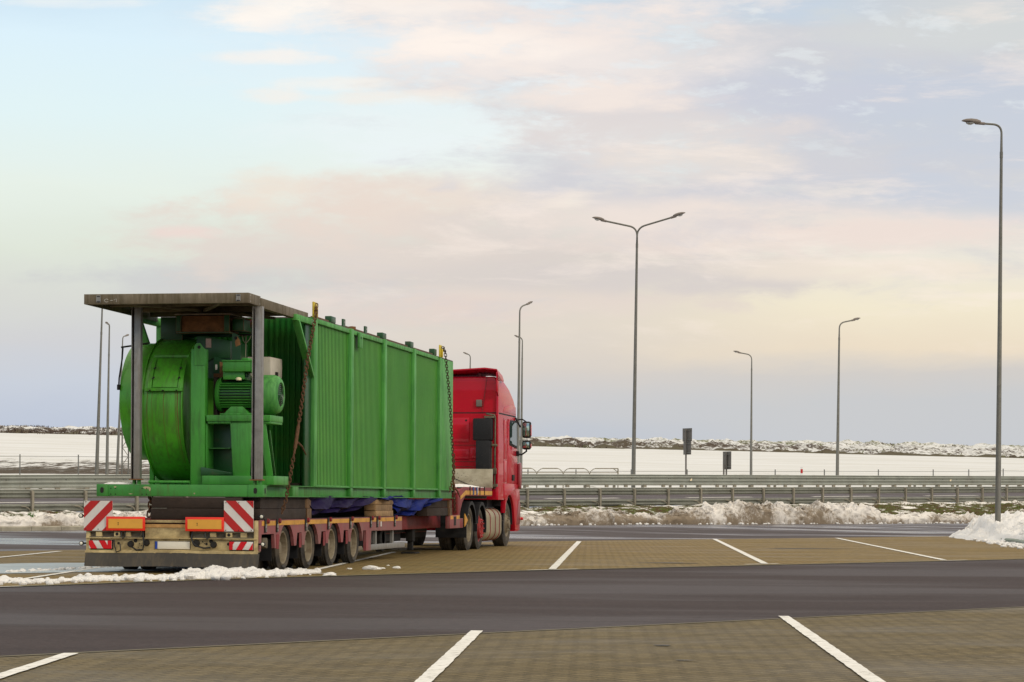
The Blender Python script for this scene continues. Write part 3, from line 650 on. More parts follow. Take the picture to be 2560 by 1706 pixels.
# ------------------------------------------------------------------ ploughed snow
def fbm(p, o=4, r=.5):
    s, a = 0, 1
    for i in range(o): s += a * noise.noise(p); p = p * 2.03 + Vector((3.1, 1.7, 9.2)); a *= r
    return s
def ridged(p, o=4):
    s, a = 0, 1
    for i in range(o): s += a * (1 - 2 * abs(noise.noise(p))); p = p * 2.1 + Vector((1.3, 7.7, 2.2)); a *= .5
    return s
def snow_label(o, label): o['kind'] = 'stuff'; o['label'] = label; return o
def bank():
    tops = [(-60, 1283), (0, 1282), (70, 1285), (110, 1278), (180, 1281), (215, 1278), (330, 1282), (420, 1280), (900, 1282), (1290, 1283), (1340, 1274), (1400, 1272), (1455, 1268), (1510, 1278), (1560, 1283), (1620, 1279), (1645, 1264), (1700, 1264), (1755, 1258), (1770, 1248), (1797, 1243), (1840, 1250), (1880, 1251), (1910, 1262), (1960, 1262), (1985, 1251), (2020, 1252), (2060, 1257), (2100, 1260), (2128, 1266), (2145, 1281), (2200, 1279), (2260, 1281), (2340, 1283), (2372, 1279), (2400, 1285), (2480, 1284), (2700, 1284)]
    gsn = frange(18, 130, .075); nc = 60; hs = {}
    vs = []; gr = []
    for j in range(nc):
        t = j / (nc - 1)
        for g in gsn:
            p = gw(g, 58.6); x = CXP + p.x / p.y * FPX; yt = pw(x, tops)
            zt = CAMH - (unroll(x, yt)[1]) / FPX * p.y
            h = max(.10, zt - kerb_z(g)) * .80
            wd = .75 + h * 1.25
            w = 57.15 + .25 * fbm(Vector((g * .9, 3, 1)), 3) * (1 - t) - .15 * (h > .5) + wd * t * 1.3
            if g < 48: w += .72 * sstep(48, 44, g)
            prof = math.sin(math.pi * min(1, t * 1.0) ** .62) ** .75 if 0 < t < 1 else 0
            base = kerb_z(g) * sstep(44, 57.6, w) if w < 57.6 else zv(g, max(57.8, w)) - .02
            bl_ = abs(noise.noise(Vector((g * 1.7, w * 1.7, t * 2)))) * .9 + abs(noise.noise(Vector((g * 3.9, w * 3.9, t * 4)))) * .6 + abs(noise.noise(Vector((g * 8, w * 8, t * 9)))) * .35; nse = bl_ * 1.3 - .45
            z = kerb_z(g) - .03 + (h * (1 + .16 * fbm(Vector((g * .55, 2, 2)), 2))) * prof * (1 + .5 * nse) + .05 * fbm(Vector((g * 9, w * 9, 1)), 2) * prof
            q = gw(g + .06 * fbm(Vector((g * 6, w * 6, 11)), 2), w - (.34 * abs(noise.noise(Vector((g * 2.2, z * 3.5, 5)))) + .18 * abs(noise.noise(Vector((g * 5.5, z * 9, 8))))) * prof)
            vs.append((q.x, q.y, max(z, base - .05) if t > .55 else z)); gr.append(min(1, max(0, .50 - .42 * (z - kerb_z(g)) / max(h, .3) + (.42 if 1290 < x < 1760 else .12) * (1 - t * .5) + .55 * fbm(Vector((g * .5, t * 2, 8)), 3))))
    mb = MB(); n = len(gsn)
    mb.add(vs, [(j * n + i, j * n + i + 1, (j + 1) * n + i + 1, (j + 1) * n + i) for j in range(nc - 1) for i in range(n - 1)])
    o = build('snow_bank', mb, SNOW, smooth=75); snow_label(o, 'long bank of dirty ploughed snow heaped along the far kerb'); attr(o, 'grime', gr)
bank()
def lump(mb, c, r, seed, sq=.75, n=10):
    c = Vector(c)
    def f(a, b):
        th = math.pi * b; ph = 2 * math.pi * a; d = Vector((math.sin(th) * math.cos(ph), math.sin(th) * math.sin(ph), math.cos(th)))
        k = 1 + .38 * fbm(d * 1.5 + Vector((seed, 0, 0)), 3)
        return c + Vector((d.x, d.y, d.z * sq)) * r * k
    return mb.grid(n + 4, n, f)
def kerb_lumps():
    mb = MB(); rnd = random.Random(3)
    for i in range(380):
        g = rnd.uniform(50, 100); w = 57.2 + rnd.gauss(-.15, .28); r = rnd.uniform(.02, .07)
        lump(mb, gw(g, w, kerb_z(g) * sstep(44, 57.6, w) + r * .3), r, i, .7, 7)
    p = ground(2372, 1300, .3)
    g = 0
    o = build('snow_lumps', mb, SNOWC, smooth=60); snow_label(o, 'small snow lumps fallen on the asphalt along the far kerb'); attr(o, 'grime', [.4] * len(o.data.vertices))
kerb_lumps()
# island at the right: concrete kerb with a heap of cleaner snow
isl = [(30, 62.9), (20, 53.7), (14.6, 48.8), (13.2, 48.2), (12.55, 49.2), (12.6, 52), (12.75, 55.2), (13.25, 58.5), (13.75, 63), (14.15, 68), (14.45, 71.2), (15.0, 73.2), (16.2, 74.4), (17.6, 75.4), (22, 79.4), (34, 90.3)]
def island():
    k = 0
    pts = [Vector((x, y)) for x, y in isl]
    # resample
    path = []
    for a, b in zip(pts, pts[1:]):
        k = max(1, int((b - a).length / .13))
        for i in range(k): path.append(a.lerp(b, i / k))
    path.append(pts[-1])
    for _ in range(14): path = [path[0]] + [(path[i - 1] + path[i] * 2 + path[i + 1]) / 4 for i in range(1, len(path) - 1)] + [path[-1]]
    mb = MB(); vs = []
    for i, p in enumerate(path):
        d = (path[min(i + 1, len(path) - 1)] - path[max(0, i - 1)]).normalized(); n = Vector((d.y, -d.x))
        for off, z in ((0, -.1), (0, .10), (.03, .13), (.2, .13), (.2, -.1)):
            q = p + n * off; vs.append((q.x, q.y, z))
    k = len(path); mb.add(vs, [(i * 5 + j, i * 5 + j + 1, (i + 1) * 5 + j + 1, (i + 1) * 5 + j) for i in range(k - 1) for j in range(4)])
    struct('island_kerb', mb, CONCG, smooth=40)
    # snow heap as a height field over the island; it spills over the kerb at the far tip
    P = np.array([(q.x, q.y) for q in path]); D = np.gradient(P, axis=0); D /= np.linalg.norm(D, axis=1)[:, None]; NR = np.stack([D[:, 1], -D[:, 0]], 1)
    xs = np.concatenate([np.arange(11.4, 19, .07), np.arange(19, 27, .25)]); ys = np.arange(47.5, 80, .11)
    vs = []; gr = []; keep = []
    for y in ys:
        for x in xs:
            d = P - (x, y); i = int(np.argmin((d ** 2).sum(1))); sd = -(d[i] * NR[i]).sum()
            v3 = Vector((x, y, 0)); spill = lerp(-.12, .55, sstep(61, 66.5, y)) + .35 * fbm(v3 * .8 + Vector((3, 0, 0)), 3)
            e = sd + spill; e = min(e, 25.5 - x + .5 * noise.noise(v3), 78.5 - y); kk = sstep(0, 1.5 + .5 * fbm(v3 * .5, 2), e); far_ = 1 - .55 * sstep(19, 24, x)
            h = (.10 * sstep(0, .12, e) + .37 * kk * far_) * (1 + .22 * fbm(v3 * .45 + Vector((0, 0, 9)), 3))
            h += (.26 * abs(noise.noise(v3 * 1.6)) + .26 * abs(noise.noise(v3 * 3.1 + Vector((5, 5, 5)))) + .16 * abs(noise.noise(v3 * 6.5)) + .10 * abs(noise.noise(v3 * 13)) - .12) * sstep(0, .5, e)
            z = (.13 * sstep(-.02, .05, sd) if sd > -.02 else 0) + h if e > 0 else -.03
            vs.append((x + .05 * noise.noise(v3 * 4), y + .08 * noise.noise(v3 * 3.7 + Vector((9, 0, 0))), z)); keep.append(e > -.15); gr.append(.30 + .4 * fbm(v3 * .6 + Vector((0, 6, 0)), 3))
    nx, ny = len(xs), len(ys); fs = [(j * nx + i, j * nx + i + 1, (j + 1) * nx + i + 1, (j + 1) * nx + i) for j in range(ny - 1) for i in range(nx - 1) if keep[j * nx + i] and keep[(j + 1) * nx + i + 1]]
    mb = MB(); mb.add(vs, fs)
    o = build('snow_heap', mb, SNOWC, smooth=75); snow_label(o, 'heap of cleaner snow on the kerbed island at the right, around the lamp post'); attr(o, 'grime', gr)
    rim = [q for q in path if q.x < 15.6 and q.y > 50.5]
    mb = MB(); rnd = random.Random(9)
    for i in range(420):
        p = rnd.choice(rim); r = rnd.uniform(.02, .075)
        lump(mb, (p.x - abs(rnd.gauss(0, .28)) + .1, p.y + rnd.uniform(-.3, .3), r * .35), r, i, .7, 7)
    for i in range(260):
        p = rnd.choice(rim); u = rnd.uniform(.3, 3.5); r = rnd.uniform(.03, .09)
        lump(mb, (p.x + u, p.y + rnd.uniform(-.2, .2), .12 + .58 * sstep(0, 1.15, u)), r, i + 50, .75, 7)
    for i in range(230):
        p = rnd.choice(rim); u = rnd.uniform(.15, 5) ; r = rnd.uniform(.07, .22)
        lump(mb, (p.x + u, p.y + rnd.uniform(-.3, .3), .08 + .55 * sstep(0, 1.3, u)), r, i + 400, .7, 11)
    o = build('snow_lumps', mb, SNOWC, smooth=60); snow_label(o, 'snow chunks scattered on and below the island kerb at the right'); attr(o, 'grime', [.3] * len(o.data.vertices))
island()
# the ragged strip of snow in front of the trailer
def front_strip():
    mid_ = [(-260, 1466), (-60, 1457), (0, 1455), (60, 1459), (150, 1455), (260, 1452), (380, 1449), (480, 1447), (560, 1444), (640, 1442), (720, 1438), (800, 1433)]
    hh = [(-260, .07), (0, .085), (40, .05), (110, .04), (180, .05), (250, .085), (300, .04), (345, .10), (390, .06), (440, .07), (468, .17), (505, .13), (535, .19), (560, .15), (600, .16), (650, .11), (700, .085), (760, .09), (800, .03)]
    xs = [-260 + i * 1.15 for i in range(int(1062 / 1.15))]; nc = 30; vs = []
    for j in range(nc):
        t = j / (nc - 1)
        for x in xs:
            c = ground(x, pw(x, mid_)); h = .8 * pw(x, hh) * (1 + .25 * fbm(Vector((x * .05, 0, 0)), 2)); wdt = .13 + h * 2.6
            off = (t - .5) * wdt * 2 * (1 + .3 * fbm(Vector((x * .035, (t > .5) * 5., 2)), 3))
            X, Y = c.x, c.y + off
            pr = max(0, 1 - abs(2 * t - 1) ** 2.2) ** .6
            nz = .6 * ridged(Vector((X * 3.2, Y * 3.2, 3)), 4) + .45 * fbm(Vector((X * 9, Y * 9, 1)), 4)
            z = h * pr * (.78 + .42 * nz) + (.004 if pr > 0 else -.02)
            vs.append((X + .03 * fbm(Vector((X * 7, z * 30, 2)), 2), Y + .04 * fbm(Vector((X * 5, z * 20, 7)), 2), max(-.02, z)))
    mb = MB(); n = len(xs); mb.add(vs, [(j * n + i, j * n + i + 1, (j + 1) * n + i + 1, (j + 1) * n + i) for j in range(nc - 1) for i in range(n - 1)])
    rnd = random.Random(4)
    for i in range(260):
        x = rnd.uniform(-60, 800); y = pw(x, mid_) + rnd.gauss(0, 3.2); r = rnd.uniform(.012, .045) * (1 + pw(x, hh) * 5)
        c = ground(x, y); lump(mb, (c.x, c.y, r * .45), r, i, .75, 8)
    o = build('snow_ridge', mb, SNOWF, smooth=75); snow_label(o, 'ragged low ridge of white snow along the lane edge in front of the trailer'); attr(o, 'grime', [.35 + .2 * (v.co.z < .03) for v in o.data.vertices])
    mb = MB()
    for x in [20 + i * 1.9 for i in range(160)]:
        if fbm(Vector((x * .05, 9, 9)), 2) < -.28: continue
        y = lerp(1434, 1417, min(1, x / 330)); c = ground(x, y + rnd.uniform(-1.2, 1.2)); r = .035 * (1 + fbm(Vector((x * .08, 2, 2)), 2)) * rnd.uniform(.5, 1.2)
        lump(mb, (c.x, c.y, r * .3), r, x, .6, 7)
    for x, y, r in [(873, 1424.5, .05), (926, 1425, .12), (940, 1425, .08), (957, 1423, .045), (992, 1422.4, .07), (970, 1415.5, .03), (826, 1440, .09), (818, 1441, .07)]:
        c = ground(x, y); lump(mb, (c.x, c.y, r * .15), r, x, .42, 9)
    o = build('snow_crumbs', mb, SNOWF, smooth=60); snow_label(o, 'thin broken line of snow crumbs on the paving by the trailer'); attr(o, 'grime', [.3] * len(o.data.vertices))
front_strip()
# turf blades where the verge has thawed
def grass():
    mb = MB(); rnd = random.Random(8); A = mat('winter grass', (.085, .105, .018), .8, 0, .3); B = mat('dead grass', (.15, .095, .035), .8); C = mat('fresh weed', (.07, .16, .02), .8)
    for i in range(15000):
        g = rnd.choice((rnd.uniform(28, 45), rnd.uniform(55, 68), rnd.uniform(74, 104), rnd.uniform(74, 104))); w = rnd.uniform(58.6, 64.2)
        if noise.noise(Vector((g * .9, w * .9, 6))) < (-.02 if g > 70 else .25): continue
        z = zv(g, w); h = rnd.uniform(.03, .10); p = gw(g, w, z); mb.mat(A if rnd.random() < .55 else B); a = rnd.uniform(0, 6.28)
        dx, dy = .018 * math.cos(a), .018 * math.sin(a)
        mb.add([(p.x - dx, p.y - dy, z - .01), (p.x + dx, p.y + dy, z - .01), (p.x + rnd.uniform(-.05, .05), p.y + rnd.uniform(-.05, .05), z + h)], [(0, 1, 2)])
    for x, h in ((24, .34), (50, .12), (162, .14), (168, .10), (97, .1), (12, .12), (2200, .16), (2420, .10)):
        for k in range(70):
            p = at(x + rnd.gauss(0, 5), 1282, 69 if x < 1000 else 93); g, w = to_gw(p); w = 60 if x < 1000 else 60.5; p = gw(g, w, zv(g, w)); mb.mat(C)
            mb.add([(p.x - .02, p.y, p.z), (p.x + .02, p.y, p.z), (p.x + rnd.gauss(0, .06), p.y + rnd.gauss(0, .05), p.z + h * rnd.uniform(.5, 1.1))], [(0, 1, 2)])
    o = build('grass', mb, None, smooth=0); o['kind'] = 'stuff'; o['label'] = 'short winter grass showing through the snow on the verge'
grass()
# ------------------------------------------------------------------ crash barriers
def wbeam(mb, g0, g1, w, zf, h, waves=2, depth=.08, seg=4.0, joint=True):
    """corrugated rail running along the lane, seen face (w-) or back"""
    prof = []; n = waves * 8
    for i in range(n + 1):
        t = i / n; prof.append((-depth * (.5 - .5 * math.cos(2 * math.pi * t * waves)) ** .8, (t - .5) * h))
    k = int((g1 - g0) / seg)
    for q in range(k):
        a, b = g0 + q * seg, g0 + (q + 1) * seg + .12; off = .006 * (q % 2)
        vs = []
        for gg in (a, b):
            vs += [gw(gg, w + p - off, zf(gg) + z) for p, z in prof]
        m = len(prof); mb.add(vs, [(i, i + 1, m + i + 1, m + i) for i in range(m - 1)])
        vs = [v + Vector((ND.x, ND.y, 0)) * .004 for v in vs]; mb.add(vs, [(m + i, m + i + 1, i + 1, i) for i in range(m - 1)])
    return mb
def bracket_post(T, g, w, z0, zt):
    mb = MB(); c = gw(g, w, 0)
    # U-shaped steel post with open side, and a curved strut at its foot
    for a, b, dw0, dw1 in ((-.05, .05, -.10, -.092), (-.05, -.042, -.10, .0), (.042, .05, -.10, .0)):
        vs = [gw(g + x, w + y, z) for z in (z0 - .3, zt) for y in (dw0, dw1) for x in (a, b)]
        mb.add(vs, [(0, 2, 3, 1), (4, 5, 7, 6), (0, 1, 5, 4), (2, 6, 7, 3), (0, 4, 6, 2), (1, 3, 7, 5)])
    return T.part('post', mb, RAILP)
def near_barrier():
    base = gw(60, 64.1, gbase(60)); T = Thing('crash_barrier', 'near grey crash barrier with two rails and many posts, just behind the snow bank', 'barrier', base)
    g0 = to_gw((-15.64, 72.8))[0]
    for z, h, nm in ((.575, .25, 'rail'), (.14, .27, 'rail')):
        T.part(nm, wbeam(MB(), 14, 134, 64.15, lambda g, z=z: gbase(g) + z, h, 2, .07), RAILN)
    mb = MB()
    wbeam(mb, 14, 134, 64.22, lambda g: gbase(g) + .715, .07, 1, .10); T.part('top_rail', mb, RAILN)
    for n in range(-9, 46):
        mb = MB(); g = g0 + n * 2; bracket_post(T, g, 64.1, gbase(g), gbase(g) + .70)
        pts = [gw(g - .06, 64.05, gbase(g) + .02), gw(g - .14, 64.02, gbase(g) + .12), gw(g - .24, 64.05, gbase(g) + .18), gw(g - .40, 64.1, gbase(g) + .2)]
        mb.tube(pts, .022, 6)
        mb.tube([gw(g - .02, 64.0, gbase(g) + .69), gw(g - .02, 64.3, gbase(g) + .73)], .02, 6)
        T.part('foot_bracket', mb, RAILP)
near_barrier()
def far_barrier():
    base = gw(70, 77, gbase(70) + .5); T = Thing('crash_barrier', 'far grey steel crash barrier with one broad ribbed rail, standing beyond the road', 'barrier', base)
    zf = lambda g: pw(g, [(10, 1.02), (44, 1.67), (71.4, 2.035), (109, 2.37), (160, 2.85)])
    T.part('rail', wbeam(MB(), 10, 158, 77, zf, .50, 3, .085, 5.32), RAILG)
    mb = MB(); wbeam(mb, 10, 158, 77.0, lambda g: zf(g) + .265, .05, 1, .06, 5.32); T.part('top_edge', mb, RAILG)
    for i in range(74):
        g = 12 + i * 1.995; mb = MB(); z = gbase(g) + .3
        mb.add([gw(g + x, 77.08 + y, zz) for zz in (z, zf(g) + .18) for y in (0, .1) for x in (-.05, .05)], [(0, 2, 3, 1), (4, 5, 7, 6), (0, 1, 5, 4), (2, 6, 7, 3), (0, 4, 6, 2), (1, 3, 7, 5)])
        T.part('post', mb, RAILP)
    for i in range(98):
        mb = MB(); g = 20 + i * 1.33; z = zf(g)
        mb.add([gw(g + x, 76.95 + y, zz) for zz in (z - .34, z - .22) for y in (0, .08) for x in (-.11, .09)], [(0, 2, 3, 1), (4, 5, 7, 6), (0, 1, 5, 4), (2, 6, 7, 3), (0, 4, 6, 2), (1, 3, 7, 5)])
        T.part('spacer_block', mb, RAILP)
    mb = MB()
    for i in range(110):
        g = 12.4 + i * 1.33; z = zf(g); mb.lathe(gw(g, 76.985, z + .085), (ND.x, ND.y, 0), [(-.012, 0), (-.012, .028), (.01, .034)], 8)
        if i % 4 == 0:
            for dz in (-.14, .0, .1): mb.lathe(gw(g + .12, 76.985, z + dz), (ND.x, ND.y, 0), [(-.012, 0), (-.012, .02), (.01, .024)], 6)
    T.part('bolts', mb, mat('dark bolt', (.10, .10, .09), .6))['kind'] = 'stuff'
    for x in (1722, 2371):
        p = at(x, 1196, 1); a = p.x; Y = 77 / (ND.y + ND.x * a); g = to_gw((a * Y, Y))[0]
        mb = MB(); mb.prism([(-.09, -.1), (.05, -.1), (.05, .1), (-.09, .1)], 'z', -.003, .003)
        q = gw(g, 76.86, zf(g) + .06); mb = MB(); mb.lathe(q, (ND.x, ND.y, 0), [(-.01, 0), (-.01, .085), (.01, .085), (.01, 0)], 10, 0, math.pi)
        T.part('reflector', mb, mat('reflector cream', (.85, .72, .5), .3))
far_barrier()
def hand_rail():
    Y0 = 112
    xs = [1144, 1210, 1276, 1342, 1408, 1474, 1545]
    P = [at(x, 1186, Y0 + (x - 1144) * .01) for x in xs]
    T = Thing('tubular_railing', 'thin tubular railing with curved post tops beyond the barriers, right of the red cab', 'railing', (P[3].x, P[3].y, zground(P[3].x, P[3].y)))
    top = [Vector((p.x, p.y, CAMH + (1250 - 1171 + (x - 1342) * .004) / FPX * p.y)) for p, x in zip(P, xs)]; T.top = top
    for i, t in enumerate(top):
        mb = MB(); zg = zground(t.x, t.y); mb.tube([(t.x, t.y, zg), (t.x, t.y, t.z - .28)], .03, 8)
        for s in (-1, 1):
            if (i == 0 and s < 0) or (i == len(top) - 1 and s > 0): continue
            mb.tube([(t.x, t.y, t.z - .30), (t.x + s * .05, t.y, t.z - .16), (t.x + s * .20, t.y, t.z - .03), (t.x + s * .34, t.y, t.z)], .02, 8)
        if i == len(top) - 1: mb.tube([(t.x, t.y, t.z - .3), (t.x, t.y, t.z)], .035, 8)
        T.part('post', mb, RAILP)
    for i in range(len(top) - 1):
        a, b = top[i], top[i + 1]
        mb = MB().tube([a + Vector((.30, 0, 0)), b - Vector((.30 if i < len(top) - 2 else 0, 0, 0))], .028, 8); mb.tube([a - Vector((0, 0, .22)), b - Vector((0, 0, .22))], .022, 8)
        T.part('rail', mb, RAILP)
hand_rail()
# ------------------------------------------------------------------ lamps
def lamp_head(mb, mb2, tip, d, L):
    """cobra head: d is the pointing direction (rises slightly)"""
    d = Vector(d).normalized(); s = d.cross(Vector((0, 0, 1))).normalized(); u = s.cross(d)
    secs = [(0, .03, .035, .0), (.05, .09, .06, .03), (.25, .15, .085, .04), (.5, .17, .085, .045), (.75, .15, .065, .045), (.92, .09, .035, .04), (1, .02, .01, .03)]
    n = 12; vs = []
    for t, w, h, zc in secs:
        for k in range(n):
            a = 2 * math.pi * k / n; hh = h * (1.0 if math.sin(a) > 0 else .75)
            vs.append(Vector(tip) + d * t * L + s * w * L / .62 * math.cos(a) * .62 + u * (hh * math.sin(a) + zc) * L / .62)
    fs = [(i * n + k, i * n + (k + 1) % n, (i + 1) * n + (k + 1) % n, (i + 1) * n + k) for i in range(len(secs) - 1) for k in range(n)]
    mb.add(vs, fs + [tuple(range(n))[::-1], tuple(range((len(secs) - 1) * n, len(secs) * n))])
    c = Vector(tip) + d * L * .58 + u * (-.012) * L
    mb2.lathe(c, -u, [(0, L * .20), (.05 * L, L * .17), (.09 * L, L * .08), (.10 * L, .001)], 12)
    mb.box(0, 0, 0, 0, 0, 0) if False else None
def street_lamp(px_base, px_top, Y, label, arms, r0, r1, al=.9, group='street lamps around the parking area', zb=None, head=.62, bend=.45, joint=.78):
    """px_base, px_top: where the shaft's foot and the top of the straight shaft show in the photo"""
    b = at(*px_base, Y); t = at(*px_top, Y)
    X = b.x; z0 = zground(b.x, Y) if zb is None else zb
    k = (z0 - b.z) / max(.01, t.z - b.z); foot = Vector((b.x + (t.x - b.x) * k, Y, z0))
    T = Thing('street_lamp', label, 'street lamp', foot, None, group)
    H = t.z - z0
    P = lambda f: foot.lerp(t, f)
    mb = MB(); mb.tube([P(0) - Vector((0, 0, .3)), P(.06), P(joint)], [r0, r0, lerp(r0, r1, .8)], 14)
    mb.tube([P(0), P(.012)], [r0 * 1.8, r0 * 1.7], 14)
    mb.tube([P(joint - .005), P(joint + .01)], lerp(r0, r1, .8) * 1.12, 12)
    T.part('pole', mb, LAMPG)
    ax = (t - foot).normalized()
    for dx, dy, rise, L in arms:
        d = Vector((dx, dy, 0)).normalized(); R_ = bend; pts = [P(joint), t - ax * R_]
        e = (d + Vector((0, 0, rise))).normalized()
        # quarter bend from up to e
        for q in range(1, 8):
            f = q / 8; pts.append((t - ax * R_) * (1 - f) ** 2 + t * 2 * f * (1 - f) + (t + e * R_) * f * f)
        tip = t + e * (R_ + L); pts.append(t + e * R_); pts.append(tip)
        ra = lerp(r0, r1, .8)
        mb = MB().tube(pts, [ra] + [r1] * (len(pts) - 1), 10); T.part('arm', mb, LAMPG)
        mb, mb2 = MB(), MB(); lamp_head(mb, mb2, tip - e * .06, e, head)
        mb.cyl(tip - e * .16, tip + e * .12, r1 * 1.35, 8)
        h = T.part('lamp_head', mb, HEADG, smooth=50); T.part('lens', mb2, LENS, h)
    return T
if 1:
    T = street_lamp((2494.8, 1286), (2504, 313), 66, 'tallest street lamp, far right, standing in the snow heap, head to the left', [(-1, -.12, .05, .42)], .085, .032, bend=.26, joint=.925, zb=.1, head=.60)
    mb = MB().mat(mat('yellow sticker', (.65, .45, .05), .5)); b = at(2500, 1254, 66); mb.lathe((T.base.x, T.base.y, b.z - .06), (0, 0, 1), [(0, .0875), (.1, .087)], 8, R(-60), R(-10)); T.part('sticker', mb)
    street_lamp((1583.6, 1186), (1593, 570), 112, 'tall street lamp with two opposite arms, left of the road signs', [(-1, -.3, .16, 1.40), (1, -.2, .28, 1.50)], .105, .045, bend=.42, joint=.93, head=.66)
    street_lamp((2093.3, 1186), (2098.5, 808), 160, 'lone street lamp with its arm to the right, right of the red marker post', [(1, .3, .22, .72)], .12, .05, bend=.42, joint=.9, head=.62)
    street_lamp((1877.6, 1186), (1879.3, 888), 200, 'street lamp with its arm to the left, right of the two road signs', [(-1, .3, .2, .72)], .12, .05, bend=.45, joint=.88, head=.62)
    street_lamp((1294.5, 1186), (1299.5, 768), 150, 'taller lamp of the close pair right of the red cab, arm to the right', [(1, .9, .35, .45)], .12, .05, bend=.38, joint=.8, head=.5)
    street_lamp((1302.5, 1186), (1306, 846), 190, 'lower lamp of the close pair right of the red cab, head to the left', [(-1, .7, .3, .25)], .12, .05, bend=.3, joint=.85, head=.42)
    street_lamp((1174, 1000), (1176, 888), 215, 'small distant street lamp showing above the red cab roof', [(-1, .6, .3, .2)], .12, .05, bend=.3, joint=.88, head=.46)
    street_lamp((241.5, 1186), (256.5, 742), 140, 'leftmost leaning street lamp, its head just above the canopy', [(.3, 1, .15, .3)], .12, .045, bend=.2, joint=.8, head=.5)
    street_lamp((267.2, 1186), (273.6, 812), 165, 'upright street lamp seen end-on, second from the left', [(-.15, -1, .1, .25)], .12, .05, bend=.2, joint=.8, head=.5)
    street_lamp((292.8, 1186), (307, 842), 180, 'leaning street lamp seen against the edge of the round green fan housing', [(.35, 1, .2, .35)], .12, .045, bend=.25, joint=.8, head=.5)
# ------------------------------------------------------------------ signs seen from behind
def road_sign(x, y_top, plates, Y, label, posts, yb=1186):
    zb = zground(at(x, yb, Y).x, Y); b = at(x, yb, Y); b.z = zb
    T = Thing('road_sign', label, 'road sign', b, None, 'road signs seen from behind')
    for xo, ytop in posts:
        p = at(x + xo, yb, Y); t = at(x + xo, ytop, Y); mb = MB().tube([(p.x, Y, zb - .2), (t.x, Y, t.z)], .045, 10); T.part('post', mb, SIGNG)
    for i, (xa, xb, ya, yb_) in enumerate(plates):
        a, c = at(xa, ya, Y), at(xb, yb_, Y); mid = (a.x + c.x) / 2; hw = (c.x - a.x) / 2; dep = .35
        mb = MB(); yo = Y - .07 - .0
        # plate turned away, a shallow folded tray
        zt, zb2 = a.z, c.z
        for x0, x1, y0, y1 in ((mid - hw, mid + hw, 0, .03),):
            vs = [(x0, Y + .06 + dep, zt), (x1, Y + .06 - dep, zt), (x1, Y + .06 - dep, zb2), (x0, Y + .06 + dep, zb2)]
            vs += [(q[0] + .02, q[1] + .03, q[2]) for q in vs]
            mb.add(vs, [(0, 1, 2, 3), (7, 6, 5, 4), (0, 4, 5, 1), (1, 5, 6, 2), (2, 6, 7, 3), (3, 7, 4, 0)])
        pl = T.part('plate', mb, SIGNG, smooth=0)
        mb = MB()
        for zz in (lerp(zt, zb2, .15), lerp(zt, zb2, .85)): mb.bar((mid - hw * .8, Y + dep * .8 - .02, zz), (mid + hw * .8, Y - dep * .8 - .02, zz), .05, .04)
        T.part('bracket', mb, LAMPG, pl)
road_sign(1715, 1071, [(1708, 1728, 1071, 1104), (1710, 1726, 1104, 1137)], 116, 'tall grey road sign seen from behind, two plates stacked on one post', [(0, 1073)])
road_sign(1816, 1129, [(1809, 1826, 1129, 1174)], 118, 'low grey road sign seen from behind, one tall plate close above the barrier', [(0, 1131), (-6.5, 1160)])
p = at(2004, 1186, 124); zb = zground(p.x, 124)
T = Thing('marker_post', 'small red and white marker post standing just above the far barrier', 'marker post', (p.x, 124, zb)); t = at(2004, 1168, 124).z
T.part('post', MB().box(p.x - .05, p.x + .05, 123.93, 124.07, zb, t), mat('marker white', (.7, .7, .68), .5))
T.part('red_band', MB().box(p.x - .055, p.x + .055, 123.92, 124.08, t - .34, t - .12), REDP)
# ------------------------------------------------------------------ wire fences
def wire_fence(pts, name, label, nw, tone):
    b = pts[len(pts) // 2]; T = Thing(name, label, 'fence', (b[0].x, b[0].y, zground(b[0].x, b[0].y)))
    for p, h in pts:
        z = zground(p.x, p.y); T.part('post', MB().tube([(p.x, p.y, z - .3), (p.x, p.y, h)], .045, 6), tone)
    for k in range(nw):
        f = (k + .7) / nw; mb = MB(); L = [Vector((p.x, p.y, lerp(zground(p.x, p.y), h, f))) for p, h in pts]
        mb.tube(L, .018, 4); T.part('wire', mb, tone)
FT = mat('fence wire grey', (.16, .16, .15), .6, .3)
pl = []
for x, yt in ((-96, 1136), (50, 1136), (196, 1137), (342, 1139), (480, 1141)):
    p = at(x, yt, 152); pl.append((p, p.z))
wire_fence(pl, 'wire_fence', 'wire fence with thin posts across the snowy field left of the trailer', 4, FT)
pl = []
for x in (1200, 1320, 1440, 1578, 1718, 1809, 1938, 2061, 2196, 2333, 2422, 2508, 2640):
    Y = 165 + (x - 1440) * .02; p = at(x, 1174 if x != 2508 else 1172, Y); pl.append((p, max(p.z, zground(p.x, p.y) + .8)))
wire_fence(pl, 'wire_fence', 'low wire fence showing just above the far barrier on the right', 2, FT)
# dark field edge line: ditch lip with bare earth
def lattice():
    a, b = at(305, 1186, 135), at(321, 1186, 135); z0 = zground(a.x, 135); zt = at(305, 1060, 135).z
    T = Thing('lattice_mast', 'thin cross-braced lattice mast partly hidden behind the round green fan housing', 'mast', (a.x, 135, z0))
    for q in (a, b): T.part('leg', MB().tube([(q.x, 135, z0 - .2), (q.x, 135, zt)], .05, 6), LAMPG)
    mb = MB(); z = z0; s = .55; i = 0
    while z < zt - s:
        x0, x1 = (a.x, b.x) if i % 2 == 0 else (b.x, a.x); mb.tube([(x0, 135, z), (x1, 135, z + s)], .022, 5); mb.tube([(a.x, 135, z + s), (b.x, 135, z + s)], .018, 5); z += s; i += 1
    T.part('bracing', mb, LAMPG)
lattice()
